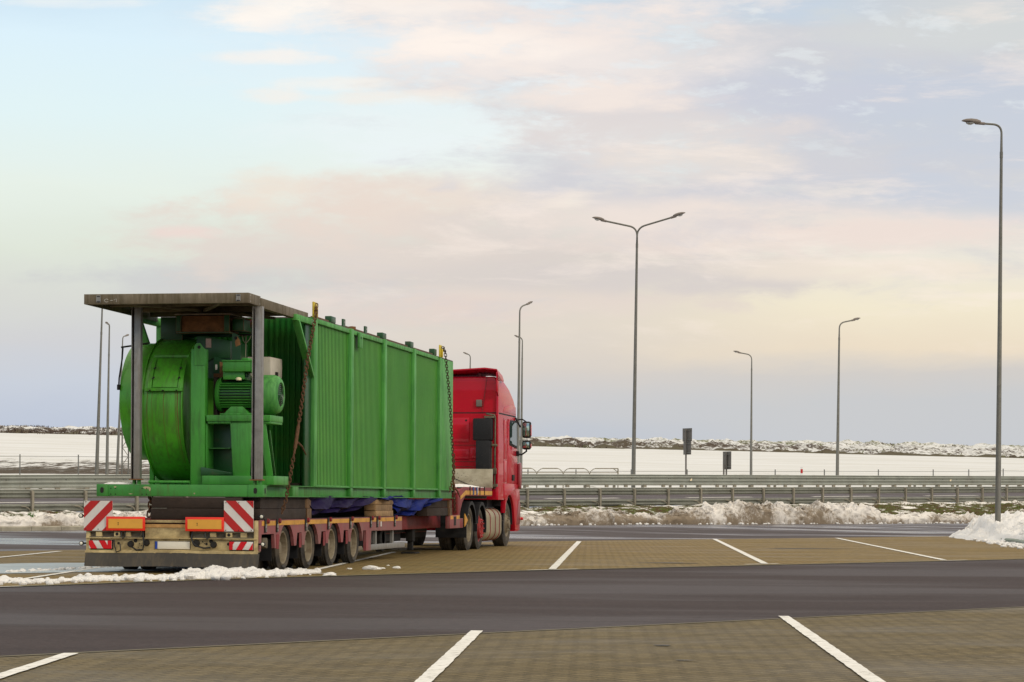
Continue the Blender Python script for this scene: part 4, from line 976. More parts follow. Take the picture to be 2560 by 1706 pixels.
# ------------------------------------------------------------------ truck frame: x forward, y to the left, z up; origin at the rear right foot of the trailer
YAW = math.atan2(970, FPX); P0 = ground(647, 1437) + Vector((0, 0, .006))
TF = Matrix.Translation(P0) @ Matrix.Rotation(math.pi / 2 - YAW, 4, 'Z')
WD = 2.63
def wheel(T, u, r, side, kind='trailer', dual=True, tw=.22, z=None):
    z = r - .012 if z is None else z; s = 1 if side == 'right' else -1
    v0 = .035 if side == 'right' else WD - .06
    if kind in ('steer', 'lift', 'drive'): v0 = .06 if side == 'right' else 2.5 - .06
    c = (u, v0, z); ax = (0, s, 0); rr = {'trailer': .245, 'drive': .30, 'lift': .29, 'steer': .30}[kind]
    mb = MB(); sh = .035
    def tyre(t0):
        pr = [(t0 + .05, rr), (t0 + .015, rr + .03), (t0 + .0, rr + (r - rr) * .45), (t0 + .012, r - .055), (t0 + sh, r - .012)]
        k = 4; wv = (tw - 2 * sh) / k
        for i in range(k):
            a = t0 + sh + i * wv; pr += [(a + .004, r), (a + wv - .012, r), (a + wv - .008, r - .014), (a + wv - .001, r - .014)]
        pr += [(t0 + tw - sh, r - .012), (t0 + tw - .012, r - .055), (t0 + tw, rr + (r - rr) * .45), (t0 + tw - .015, rr + .02), (t0 + tw - .05, rr)]
        mb.lathe(c, ax, pr, 56)
    tyre(0)
    if dual: tyre(tw + .07)
    w = T.part('wheel', mb, RUBBER, smooth=40)
    mb = MB()
    if kind in ('trailer', 'drive'):     # deep dished rim
        d = .14 if dual else .05
        pr = [(.03, rr + .012), (.02, rr - .004), (.03, rr - .02), (d * .6, rr - .035), (d, rr - .05), (d + .01, rr * .62), (d - .01, rr * .58), (d - .01, rr * .46), (d - .06, rr * .40), (d - .07, rr * .36), (d - .07, .001)]
    elif kind == 'steer':
        pr = [(.03, rr + .012), (.018, rr - .004), (.03, rr - .02), (.05, rr * .78), (.0, rr * .62), (-.01, rr * .60), (-.012, rr * .36), (-.05, rr * .30), (-.055, .001)]
    else:
        pr = [(.04, rr + .01), (.05, rr - .02), (.07, rr * .9), (.07, rr * .8), (.03, rr * .78), (-.03, rr * .76), (-.035, rr * .52), (.02, rr * .5), (.03, .001)]
    mb.lathe(c, ax, pr, 44)
    nb = 10
    for i in range(nb):
        a = 2 * math.pi * i / nb
        rb = rr * .53 if kind in ('trailer', 'drive') else rr * .50 if kind == 'steer' else rr * .64
        t = {'trailer': pr[7][0], 'drive': pr[7][0], 'steer': -.012, 'lift': -.032}[kind]
        mb.lathe((u + rb * math.cos(a), v0 + s * (t - .03), z + rb * math.sin(a)), (0, s, 0), [(0, .001), (0, .016), (.032, .018)], 6)
    T.part('rim', mb, REDHUB if kind == 'lift' else RIM, w, smooth=35)
    return w
# ------------------------------------------------------------------ low-loader trailer
TR = Thing('lowbed_trailer', 'long red and cream low-loader semi-trailer on four axles, with chevron boards at its tail', 'trailer', (7, 1.3, 0), TF)
AX = [1.49, 2.95, 4.42, 5.92]
for u in AX:
    wheel(TR, u, .365, 'right', tw=.215); wheel(TR, u, .365, 'left', tw=.215)
# deck
mb = MB().mat(REDTR).box(.10, 9.44, .06, WD - .06, .70, .775)
mb.mat(REDDEEP); mb.box(.12, 9.40, .75, 1.88, .46, .70)
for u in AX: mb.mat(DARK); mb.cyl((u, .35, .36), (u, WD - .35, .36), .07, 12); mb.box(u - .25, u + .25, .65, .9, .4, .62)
for i in range(14): mb.mat(REDDEEP); mb.box(.3 + i * .65, .38 + i * .65, .08, WD - .08, .60, .698)
TR.part('deck', mb)
mb = MB().mat(WOODD)
for i in range(9):
    y = .12 + i * .268; mb.box(.12, 9.40, y, y + .25, .777, .786)
TR.part('deck_planks', mb)
# side rails with arches
def side_rail(y0, y1):
    mb = MB().mat(REDTR); top = .782; low = .575
    poly = [(0, top), (0, .33), (.10, .33), (.13, low)]
    for i, u in enumerate(AX):
        r = .45; zc = .30
        # leg before the arch
        l0, l1 = (u - .62, u - r - .0)
        poly += [(l0 + .02, low), (l0 + .06, .38), (l1 + .004, .38)] if i else [(.80, low), (.84, .36), (u - r + .004, .36)]
        for k in range(13):
            a = math.pi - math.pi * k / 12; poly.append((u + r * math.cos(a) * .97, zc + (r - .02) * max(.18, math.sin(a)) * 1.0))
        poly += [(u + r + .05, .38), (u + r + .10, .38), (u + r + .16, low)] if i < 3 else [(u + r + .02, low - .02), (6.62, low - .02), (6.62, .20), (6.96, .20), (7.0, low - .03)]
    poly += [(9.46, .53), (9.46, top)]
    mb.prism(poly[::-1], 'y', y0, y1)
    return mb
sr = TR.part('side_rail', side_rail(0, .05), smooth=0); sr2 = TR.part('side_rail', side_rail(WD - .05, WD), smooth=0)
mb = MB().mat(YTAPE); segs = [(.14, .86), (.98, 2.5), (2.62, 3.9), (4.02, 5.38), (5.5, 6.86), (6.98, 7.36), (7.5, 8.75), (8.88, 9.44)]
for a, b in segs: mb.box(a, b, -.004, .0, .70, .768)
TR.part('reflective_tape', mb, parent=sr)
mb = MB().mat(REDDEEP)
for u in (1.02, 2.30, 3.76, 5.26): TR.part('mudguard_stay', MB().mat(REDDEEP).box(u - .11, u + .02, -.006, .0, .345, .565), parent=sr)
for a in (.30, .92, 2.56, 3.96, 5.44, 6.92, 7.43, 8.81):
    mb = MB().mat(DARK).box(a - .045, a + .045, -.016, -.006, .60, .795); mb.mat(GALV).box(a - .03, a + .03, -.026, -.017, .66, .72); mb.box(a - .018, a + .018, -.032, -.017, .61, .65)
    mb.mat(REDDEEP).lathe((a + .13, -.004, .765), (0, 1, 0), [(-.03, .001), (-.03, .035), (.0, .04)], 10)
    TR.part('lashing_point', mb, parent=sr)
mb = MB().mat(WHITEP).box(7.70, 7.78, -.006, -.001, .61, .70); TR.part('label_plate', mb, parent=sr)
TRM = None
mb = MB().mat(BLACKP)
def arch(mb, u, z, r, y0, y1, a0, a1, th=.015, n=18):
    vs = []
    for i in range(n + 1):
        a = a0 + (a1 - a0) * i / n
        for rr in (r, r + th):
            for y in (y0, y1): vs.append((u + rr * math.cos(a), y, z + rr * math.sin(a)))
    fs = []
    for i in range(n):
        o = i * 4; q = o + 4
        fs += [(o, o + 1, q + 1, q), (o + 2, q + 2, q + 3, o + 3), (o, q, q + 2, o + 2), (o + 1, o + 3, q + 3, q + 1)]
    fs += [(0, 2, 3, 1), (n * 4, n * 4 + 1, n * 4 + 3, n * 4 + 2)]
    return mb.add(vs, fs)
for u in AX:
    for y0, y1 in ((.055, .52), (WD - .52, WD - .055)):
        mb = MB().mat(BLACKP); arch(mb, u, .30, .405, y0, y1, R(20), R(160))
        mb.box(u - .66 + (.0 if u > 2 else .0), u - .645, y0, y1, .17, .50); TR.part('mudguard', mb)
# tail structure
mb = MB().mat(CREAM)
mb.box(-.05, .12, .01, WD - .01, .500, .515); mb.box(-.04, .10, .01, WD - .01, .315, .330)
mb.box(-.005, .10, .02, WD - .02, .33, .50); mb.box(-.02, .1, 1.05, 1.72, .515, .70)
mb.box(-.03, .10, .50, 2.3, .735, .775); mb.box(-.03, .1, .01, .07, .33, .775); mb.box(-.03, .1, WD - .07, WD - .01, .33, .6)
tl = TR.part('tail_frame', mb, bevel=.004)
TR.part('red_deck_edge', MB().mat(REDDEEP).box(-.02, .1, .3, 2.4, .776, .80), parent=tl)
for y0, y1, ys, yh in ((.08, 1.0, (.22, .44, .68), .44), (1.78, 2.56, (1.98, 2.14, 2.42), 2.14)):
    mb = MB().mat(CREAM_DK).box(.0, .1, y0, y1, .515, .615); mb.box(-.05, .0, y0, y1, .598, .612); mb.box(-.05, .0, y0, y1, .517, .530); mb.mat(CREAM)
    for y in ys: mb.box(-.045, .0, y - .045, y + .045, .53, .598)
    mb.mat(DARK).lathe((-.046, yh, .565), (1, 0, 0), [(-.004, .001), (-.004, .022), (.0, .024)], 12)
    TR.part('rear_channel', mb, parent=tl)
TR.part('wood_plank', MB().mat(mat('orange stained board', (.55, .30, .10), .7, 0, .25, 8, (.25, .14, .05), .4)).box(-.028, -.0, .52, 1.74, .665, .715), parent=tl)
mb = MB().mat(DARK)
for y, z, r in ((2.13, .43, .02), (1.94, .42, .05), (1.87, .47, .03), (1.70, .44, .05), (.94, .44, .055), (.79, .43, .02), (.72, .47, .03), (.68, .42, .05), (.46, .43, .022), (2.2, .46, .012), (.30, .45, .012), (1.2, .49, .01)):
    mb.lathe((-.005, y, z), (1, 0, 0), [(-.05 if r > .04 else -.006, .001), (-.05 if r > .04 else -.006, r * .8), (0, r)], 14)
for i in range(12): mb.lathe((-.005, random.uniform(.72, .95) if i % 2 else random.uniform(1.75, 1.9), random.uniform(.36, .48)), (1, 0, 0), [(-.004, .001), (-.004, .009)], 6)
TR.part('sockets', mb, parent=tl)
for pts, r in (([(-.04, 1.75, .62), (-.06, 1.73, .52), (-.07, 1.72, .42), (-.06, 1.74, .34), (-.05, 1.84, .335), (-.04, 1.92, .38)], .012), ([(-.04, .99, .61), (-.06, 1.0, .52), (-.07, .97, .44), (-.06, .92, .40), (-.05, .82, .37), (-.04, .72, .38)], .012),
    ([(-.04, 2.19, .48), (-.06, 2.17, .38), (-.07, 2.14, .30), (-.06, 2.08, .33), (-.05, 2.09, .42)], .009)): TR.part('hose', MB().mat(HOSE).tube(pts, r, 6), parent=tl)
for y in (2.04, .76): TR.part('hook', MB().mat(HOSE).tube([(-.05, y - .03, .61), (-.07, y - .03, .53), (-.07, y, .50), (-.07, y + .03, .53), (-.05, y + .03, .61)], .008, 6), parent=tl)
mb = MB().mat(CREAM)
for i in range(11): mb.box(-.058, -.052, .1 + i * .24, .135 + i * .24, .292, .318)
mb.box(-.052, -.046, .0, WD, .29, .318); TR.part('flap_clamp', mb, parent=tl)
mb = MB().mat(RUBFLAP); mb.grid(40, 6, lambda a, b: (-.05 - .06 * b + .006 * math.sin(a * 40) * b, a * WD * 1.006 - .02 - .02 * b * (a > .9), .30 - .205 * b - .006 * math.sin(a * 9)))
mb.grid(40, 6, lambda a, b: (-.035 - .06 * b + .006 * math.sin(a * 40) * b, a * WD * 1.006 - .02, .30 - .205 * b - .006 * math.sin(a * 9)))
TR.part('rubber_flap', mb)
def striped(T, nm, y0, y1, z0, z1, x, sgn, bw, phase, base=WHITEP, red=REDP, parent=None, thick=.012, nb=6, slope=1.0, bev=.0):
    mb = MB().mat(base).box(x, x + thick, y0, y1, z0, z1); pl_ = T.part(nm, mb, parent=parent, bevel=bev)
    mb = MB().mat(red)
    for k in range(-nb, nb + 1):
        # picture-right is -y ; coordinate q runs left to right in the picture
        W_, H_ = y1 - y0, z1 - z0; c = phase + k * 2 * bw
        # band between lines  q*sgn_slope...: points with (q - sgn*h*slope) in [c, c+bw]
        def e(q0, h): return (q0 + sgn * h * slope, h)
        poly = [e(c, 0), e(c + bw, 0), e(c + bw, H_), e(c, H_)]; poly = clip_poly(poly, 0, W_, 0, H_)
        if len(poly) < 3: continue
        n = len(poly); pts = [(x - .003, y1 - q, z0 + h) for q, h in poly]; mb.add(pts, [tuple(range(n))])
    T.part('red_stripes', mb, parent=pl_, smooth=0)
    return pl_
# marker boards: picture-left one leans "/", picture-right one leans "\"
lb = striped(TR, 'marker_board', 2.205, 2.645, .612, 1.05, -.06, 1, .145 * 1.414 / 1.0 * .75, -.03)
rb = striped(TR, 'marker_board', .068, .512, .618, 1.062, -.06, -1, .155, -.005 + .155 * 3 + .008)
for B_, y0, y1 in ((lb, 2.205, 2.645), (rb, .068, .512)):
    mb = MB().mat(DARK)
    for y in (y0 + .03, (y0 + y1) / 2, y1 - .03):
        for z in (.635, 1.035): mb.lathe((-.061, y, z), (1, 0, 0), [(-.006, .001), (-.006, .007), (0, .008)], 6)
    TR.part('rivets', mb, parent=B_)
mb = MB().mat(GALV).box(-.047, .02, 2.5, 2.56, .6, .9); mb.box(-.047, .02, .14, .2, .6, .9); TR.part('board_bracket', mb, parent=tl)
for y0, y1 in ((1.70, 2.295), (.504, 1.088)):
    mb = MB().mat(REDBR).box(-.085, -.070, y0, y1, .616, .822); pl_ = TR.part('rear_reflector_plate', mb, bevel=.004)
    TR.part('amber_field', MB().mat(ORANGE).box(-.089, -.0852, y0 + .037, y1 - .037, .650, .788), parent=pl_)
    ym = (y0 + y1) / 2 + .11; mb = MB().mat(DARK); mb.box(-.091, -.0892, ym - .003, ym + .003, .70, .735); mb.box(-.091, -.0892, ym - .010, ym + .010, .731, .737); mb.box(-.091, -.0892, ym - .008, ym + .008, .698, .702)
    TR.part('approval_mark', mb, parent=pl_)
for (y0, y1), sg in (((2.222, 2.572), -1), ((.078, .432), 1)):
    mb = MB().mat(DARK).box(-.03, .0, y0 - .012, y1 + .012, .340, .478); hs = TR.part('tail_light', mb, bevel=.01)
    striped(TR, 'lens', y0, y1, .350, .468, -.045, sg, .095, .035 if sg < 0 else .10, REDGL if 0 else WHITEP, REDGL, hs, .014, 2, .62, .004)
    mb = MB().mat(REDGL); 
    if sg < 0: mb.box(-.0495, -.046, y0, y0 + .06, .35, .468)
    else: mb.box(-.0495, -.046, y1 - .05, y1, .35, .468)
    TR.part('red_end', mb, parent=hs)
mb = MB().mat(PLATEW).box(-.018, -.006, 1.04, 1.568, .352, .463); np_ = TR.part('number_plate', mb, bevel=.004)
TR.part('blue_band', MB().mat(BLUEP).box(-.0212, -.0185, 1.53, 1.566, .354, .461), parent=np_)
TR.part('plate_frame', MB().mat(DARK).box(-.005, -.001, 1.03, 1.578, .345, .470), parent=np_)
LW = mat('side lamp white', (.75, .72, .6), .2)
for y, z, s in ((2.70, .83, 1), (2.69, .425, 1), (-.05, .835, -1), (-.07, .435, -1)):
    mb = MB().mat(BLACKP).tube([(-.02, y - s * .07, z + (.0)), (-.03, y - s * .02, z), (-.03, y, z)], .014, 6); mb.lathe((-.03, y, z), (1, 0, 0), [(-.02, .022), (-.02, .033), (.02, .033), (.025, .02)], 14)
    ml = TR.part('marker_lamp', mb); TR.part('lens', MB().mat(LW).lathe((-.03, y, z), (1, 0, 0), [(-.03, .001), (-.028, .014), (-.0205, .024)], 14), parent=ml)
TR.part('side_box', MB().mat(CREAM_DK).prism([(.28, .40), (.52, .36), (.54, .47), (.50, .52), (.30, .52)], 'y', .02, .14), bevel=.01)
TR.part('rear_guard_panel', MB().mat(BLACKP).box(.14, .16, .06, .70, .17, .50))
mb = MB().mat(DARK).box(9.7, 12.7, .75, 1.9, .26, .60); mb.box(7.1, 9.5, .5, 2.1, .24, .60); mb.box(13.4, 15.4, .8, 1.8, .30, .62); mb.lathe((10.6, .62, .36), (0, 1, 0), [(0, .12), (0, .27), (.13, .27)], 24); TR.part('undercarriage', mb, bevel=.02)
# aluminium sill and frames under the deck
mb = MB().mat(GALV).box(6.99, 9.97, .06, .10, .195, .295); mb.mat(CREAM_DK).box(6.99, 9.97, .10, .14, .21, .28); TR.part('side_guard', mb, bevel=.006)
mb = MB().mat(GALV)
for u in (7.62, 8.98): mb.box(u, u + .09, .07, .12, .295, .53)
for u in (7.9, 8.3): mb.box(u, u + .02, .3, .33, .30, .53)
mb.box(6.99, 9.2, .10, .13, .53, .56); TR.part('frame_posts', mb)
# neck beams, landing gear, gooseneck
mb = MB().mat(REDDEEP).box(9.40, 15.35, .48, .62, .50, .765); mb.box(9.40, 15.35, 2.01, 2.15, .50, .765); mb.box(9.4, 15.3, .62, 2.01, .70, .765)
mb.mat(DARK).box(9.6, 15.0, .7, 1.9, .42, .60); TR.part('centre_beam', mb, bevel=.01)
mb = MB().mat(REDTR).box(14.0, 15.05, .0, .10, .50, .775); mb.mat(REDDEEP).box(15.05, 15.5, .02, .10, .50, .70); br = TR.part('side_bracket', mb, bevel=.008)
mb = MB().mat(YTAPE).box(14.04, 14.32, -.004, .0, .69, .765); mb.mat(YTAPE).box(14.68, 15.0, -.004, .0, .69, .765); mb.mat(DARK).box(14.4, 14.6, -.008, 0, .56, .74); TR.part('tape', mb, parent=br)
for y in (.55, 2.0):
    mb = MB().mat(DARK); mb.box(12.9, 13.12, y, y + .14, .25, .62); mb.mat(DARK).box(12.95, 13.07, y + .02, y + .12, .07, .26); mb.box(12.8, 13.22, y - .08, y + .22, .0, .03); TR.part('landing_leg', mb, bevel=.006)
mb = MB().mat(REDDEEP)
for y0, y1 in ((.02, .14), (2.42, 2.54)):
    poly = [(14.90, .74), (14.90, 1.24), (15.1, 1.30), (15.70, 1.372), (18.92, 1.372), (18.92, 1.18), (15.75, 1.18), (15.38, 1.02), (15.14, .80), (15.14, .74)]
    mb.prism(poly[::-1], 'y', y0, y1)
mb.mat(DARK).box(15.6, 18.9, .14, 2.42, 1.12, 1.30); mb.mat(REDTR).box(15.3, 18.92, .14, 2.42, 1.33, 1.365); mb.mat(REDDEEP).box(14.93, 15.1, .14, 2.42, .76, 1.22)
gk = TR.part('gooseneck', mb, bevel=.006)
mb = MB().mat(YTAPE); mb.prism([(15.18, 1.10), (15.18, 1.17), (15.76, 1.295), (18.9, 1.295), (18.9, 1.205), (15.78, 1.205)][::-1], 'y', .014, .0195); TR.part('reflective_tape', mb, parent=gk)
mb = MB().mat(BLUET)
for u in (16.55, 16.95): mb.box(u, u + .10, .012 - .01, .018, 1.20, 1.375)
mb.mat(DARK)
for u in (17.35, 17.9, 16.2): mb.box(u, u + .05, .004, .018, 1.2, 1.39)
mb.mat(WHITEP).box(17.1, 17.16, .01, .019, 1.24, 1.36); TR.part('straps', mb, parent=gk)
mb = MB().mat(GREYB).box(18.78, 18.82, .0, 2.52, 1.37, 1.80); mb.box(18.82, 18.9, .0, .06, 1.37, 1.80)
hb = TR.part('headboard', mb, bevel=.006)
mb = MB().mat(DARK)
for i in range(16):
    y = .35 + .85 * random.random(); z = 1.48 + .22 * random.random(); mb.lathe((18.778, y, z), (1, 0, 0), [(-.003, .001), (-.003, .008)], 6)
mb.tube([(18.765, 1.15, 1.70), (18.765, .42, 1.39)], .008, 5); TR.part('bolt_holes', mb, parent=hb)
TR.part('warning_triangle', MB().mat(YTAPE).prism([(15.62, .52), (15.95, .66), (15.62, .80)], 'y', .0, .02))
# snow on the gooseneck
mb = MB(); mb.grid(60, 20, lambda a, b: (15.4 + 3.3 * a, .05 + 1.9 * b, 1.366 + .07 * max(0, 1 - abs(2 * a - 1) ** 3) ** .5 * max(0, 1 - abs(2 * b - 1) ** 4) * (1 + .5 * fbm(Vector((a * 12, b * 8, 2)), 3))))
o = build('snow_on_gooseneck', mb, SNOWF, smooth=80); o.matrix_world = TF; snow_label(o, 'thin layer of snow lying on the trailer gooseneck behind the cab')
mb = MB(); mb.grid(50, 12, lambda a, b: (.0 + .22 * b, 1.45 + .95 * a, 1.285 + .035 * max(0, 1 - abs(2 * a - 1) ** 3) ** .5 * max(0, 1 - abs(2 * b - 1) ** 4) * (1 + .4 * fbm(Vector((a * 12, b * 3, 2)), 3))))
# ------------------------------------------------------------------ timbers under the load
def timber(x0, x1, y0, y1, z0, z1, m, label, seed):
    rnd = random.Random(seed); mb = MB(); along_x = (x1 - x0) > (y1 - y0)
    mb.mat(m).box(x0, x1, y0, y1, z0, z1)
    o = solo('timber_beam', mb, m, label, 'timber', 'timbers packed under the load', TF, ((x0 + x1) / 2, (y0 + y1) / 2, z0), bevel=.008)
    for v in o.data.vertices: v.co += Vector((rnd.uniform(-1, 1), rnd.uniform(-1, 1), 0)) * .004
    return o
z0, zm, z1 = .788, .95, 1.108
timber(.12, 2.66, .02, .22, z0, zm - .004, WOODD, 'lower of two long dark beams under the rear right edge of the load', 1)
timber(.16, 2.66, .03, .22, zm, z1, WOODD, 'upper of two long dark beams under the rear right edge of the load', 2)
timber(2.68, 2.93, .0, 2.3, z0, zm - .004, WOOD, 'lower cross beam whose split end shows at the rear end of the blue tarpaulin', 3)
timber(2.69, 2.93, .01, 2.3, zm, z1, WOOD, 'upper cross beam whose split end shows at the rear end of the blue tarpaulin', 4)
timber(-.04, .11, .24, 1.63, z0, zm - .004, WOODD, 'lower dark cross beam between the two chevron boards at the tail', 5)
timber(-.03, .11, .26, 1.62, zm, z1, WOODD, 'upper dark cross beam between the two chevron boards at the tail', 6)
for i, (nm, a, b) in enumerate((('bottom', 7.38, 8.72), ('middle', 7.36, 8.68), ('top', 7.40, 8.80))):
    timber(a, b, .0 + .01 * i, .22, z0 + i * .107, z0 + i * .107 + .104, WOODL, nm + ' block of the pale three-block stack between the two blue tarpaulins', 7 + i)
timber(11.9, 13.95, .04, .26, z0 - .02, .93, WOODD, 'lower dark beam under the front right edge of the load', 11)
timber(11.9, 13.95, .05, .26, .934, 1.085, WOODD, 'upper dark beam under the front right edge of the load', 12)
timber(13.97, 14.22, .0, 2.4, z0 - .02, .93, WOOD, 'lower cross beam end beside the red gooseneck foot', 13)
timber(13.97, 14.22, .01, 2.4, .934, 1.085, WOOD, 'upper cross beam end beside the red gooseneck foot', 14)
# tarpaulins bunched under the edge
def tarp(name, u0, u1, topf, botf, m, label, seed):
    nu, nz = 150, 26
    def f(a, b):
        u = lerp(u0, u1, a); zt, zb = topf(u), botf(u); z = lerp(zt, zb, b)
        fold = .10 * math.sin(u * 4.2 + b * 4.5 + 1.5 * noise.noise(Vector((u * .9, b, seed)))) * (.25 + b) + .05 * noise.noise(Vector((u * 2.3 + b * 2.2, b * 1.6, seed))) + .022 * noise.noise(Vector((u * 7 + b * 5, b * 5, seed)))
        y = -.035 - .015 * math.sin(a * 9) - .02 * math.sin(math.pi * b) + (fold + .03) * .9 * min(1, b * 4 + .15) + (.12 * b if b > .7 else .0)
        return (u + .06 * noise.noise(Vector((u * 3, b * 3, seed + 4))), y, z + .012 * noise.noise(Vector((u * 6, b * 4, 3))))
    mb = MB(); mb.grid(nu, nz, f); o = solo(name, mb, m, label, 'tarpaulin', 'blue tarpaulins under the load', TF, ((u0 + u1) / 2, 0, .8), smooth=60)
    return o
TARP1 = mat('purple blue tarpaulin', (.012, .006, .040), .7, 0, .3, 3, None, 0, False, .4, 25, .12)
TARP2 = mat('bright blue tarpaulin', (.004, .012, .12), .65, 0, .3, 3, None, 0, False, .4, 25, .15)
tarp('tarpaulin', 2.75, 7.45, lambda u: pw(u, [(2.75, 1.13), (4, 1.15), (5.3, 1.10), (5.6, 1.10), (6.3, 1.15), (7.45, 1.13)]), lambda u: pw(u, [(2.75, 1.08), (2.95, .84), (3.6, .84), (4.4, .88), (5.4, .86), (6.2, .93), (6.7, .99), (7.1, 1.03), (7.45, 1.09)]), TARP1, 'dark purple-blue tarpaulin sagging under the green wall, left of the pale blocks', 3)
tarp('tarpaulin', 7.5, 12.75, lambda u: pw(u, [(7.5, 1.14), (8.7, 1.16), (9.3, 1.17), (9.9, 1.10), (11, 1.10), (12.75, 1.14)]), lambda u: pw(u, [(7.5, 1.10), (8.7, 1.0), (8.95, .86), (9.6, .80), (10.6, .79), (11.1, .84), (11.6, .93), (12.2, 1.02), (12.75, 1.09)]), TARP2, 'brighter blue tarpaulin crumpled under the green wall, right of the pale blocks', 8)
# ------------------------------------------------------------------ the load: boiler house module with fan deck
LD = Thing('fan_module', 'huge green ribbed steel module with round fan housings and motor under a grey canopy', 'industrial module', (7, 1.25, 1.115), TF)
ZB, ZT = 1.122, 1.295
# base frame: rear beam, side beams with flanges, castings
mb = MB().mat(GREEN_BASE); mb.box(.0, .22, .17, 2.30, ZB, ZT)
mb.box(.25, 14.25, .02, .04, ZB, ZT); 
for z in (ZB, ZT - .014): mb.box(.22, 14.27, -.05, .14, z, z + .014)
mb.box(.25, 14.25, 2.42, 2.44, ZB, ZT)
mb.box(.25, 14.2, .3, 2.2, ZT - .03, ZT - .016)
for z in (ZB, ZT - .014): mb.box(.22, 14.27, 2.36, 2.48, z, z + .014)
for u in (1.65, 1.80): mb.box(u, u + .02 if u > 1.7 else u + .02, -.045, .02, ZB + .014, ZT - .014)
mb.box(1.65, 1.98, -.047, -.035, ZB + .014, ZT - .014)
for u in (5.35, 7.83, 10.30, 12.72): mb.box(u - .07, u + .07, -.052, .02, ZB + .014, ZT - .014)
mb.box(14.0, 14.27, .04, 2.42, ZB, ZT)
for i in range(1, 9): mb.box(i * 1.55, i * 1.55 + .1, .14, 2.36, ZB + .01, ZT - .02)
bf = LD.part('base_frame', mb, bevel=.006)
for y0, y1 in ((-.058, .17), (2.30, 2.475)):
    mb = MB().mat(GREEN_BASE).box(-.012, .20, y0, y1, ZB - .004, ZT + .004); c_ = LD.part('corner_casting', mb, parent=bf, bevel=.012)
    ym = (y0 + y1) / 2; mb = MB().mat(DARK); n = 16
    vs = [(-.0135, ym + .028 * math.cos(2 * math.pi * i / n), (ZB + ZT) / 2 + .015 * (1 if math.sin(2 * math.pi * i / n) > 0 else -1) + .028 * math.sin(2 * math.pi * i / n)) for i in range(n)]; mb.add(vs, [tuple(range(n))])
    if y0 < 0: mb.add([(.10 + .03 * math.cos(2 * math.pi * i / n), y0 - .0015, (ZB + ZT) / 2 + .015 * (1 if math.sin(2 * math.pi * i / n) > 0 else -1) + .028 * math.sin(2 * math.pi * i / n)) for i in range(n)], [tuple(range(n))])
    o = LD.part('slot', mb, parent=bf, smooth=0)
mb = MB().mat(DARK)
for yc in (2.22, 1.74):
    for y in (yc - .035, yc + .035):
        for z in (1.15, 1.235): mb.lathe((-.001, y, z), (1, 0, 0), [(-.003, .001), (-.003, .009)], 8)
LD.part('bolt_holes', mb, parent=bf)
mb = MB().mat(mat('scuffed patch', (.40, .36, .20), .8, 0, .3, 20)); 
for y, z, a, b in ((2.19, 1.255, .02, .012), (1.71, 1.245, .05, .02), (1.66, 1.225, .015, .03), (.98, 1.165, .012, .012), (1.95, 1.155, .03, .006)):
    mb.add([(-.0012, y + a * math.cos(t) * (1 + .3 * math.sin(3 * t)), z + b * math.sin(t)) for t in [i * .5236 for i in range(12)]], [tuple(range(12))])
LD.part('scuffs', mb, parent=bf, smooth=0)
mb = MB().mat(DARK).box(3.2, 14.1, .9, 1.5, .79, ZB - .004); LD.part('dark_filler', mb)  # added block, no known part, darkens the open gap behind the tarpaulins
# corrugated walls
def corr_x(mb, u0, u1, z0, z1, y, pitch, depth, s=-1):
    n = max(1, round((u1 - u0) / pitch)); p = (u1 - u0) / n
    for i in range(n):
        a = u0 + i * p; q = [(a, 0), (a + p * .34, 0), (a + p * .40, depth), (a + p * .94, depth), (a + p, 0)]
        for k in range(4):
            mb.mat(GROOVE_SHADE if k in (0, 1) else CORR); (u_, d_), (w_, e_) = q[k], q[k + 1]
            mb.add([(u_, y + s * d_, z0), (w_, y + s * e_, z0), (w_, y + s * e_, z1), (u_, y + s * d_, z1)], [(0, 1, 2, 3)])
RIBS = [2.95, 5.35, 7.83, 10.30, 12.72]
for side in (0, 1):
    y = .0 if side == 0 else 2.5; s = -1 if side == 0 else 1
    for a, b in zip(RIBS, RIBS[1:]):
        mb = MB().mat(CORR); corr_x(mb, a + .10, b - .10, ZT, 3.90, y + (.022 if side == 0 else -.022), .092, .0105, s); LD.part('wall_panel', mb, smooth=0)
        mb = MB().mat(GREEN_LT)
        mb.box(a + .08, b - .08, y + (-.030 if side == 0 else -.03), y + .03, 3.885, 3.955); mb.box(a + .08, b - .08, min(y, y + s * .035), max(y, y + s * .035) , ZT, ZT + .02)
        LD.part('wall_edge', mb, bevel=.004)
for i, u in enumerate(RIBS):
    w = .09; mb = MB().mat(GREEN_LT).box(u - w, u + w, -.055, .03, ZT, 3.965); LD.part('wall_rib', mb, bevel=.006)
    mb = MB().mat(GREEN_LT).box(u - w, u + w, 2.47, 2.555, ZT, 3.965); LD.part('wall_rib', mb, bevel=.006)
mb = MB().mat(GREEN_LT).box(12.81, 14.22, .0, .03, ZB + .17, 3.955); mb.box(14.19, 14.22, .03, 2.47, ZT, 3.95); mb.box(12.81, 14.22, 2.47, 2.5, ZT, 3.955); LD.part('end_box', mb, bevel=.004)
mb = MB().mat(mat('roof sheet', (.10, .09, .07), .8, 0, .3, 2)).box(2.95, 14.20, .0, 2.5, 3.958, 3.975); mb.mat(WOOD)
for u0, u1 in ((3.1, 4.0), (5.0, 6.4), (6.7, 7.6), (8.2, 9.9), (10.5, 12.2)): mb.box(u0, u1, .01, .08, 3.976, 4.0)
LD.part('roof', mb)
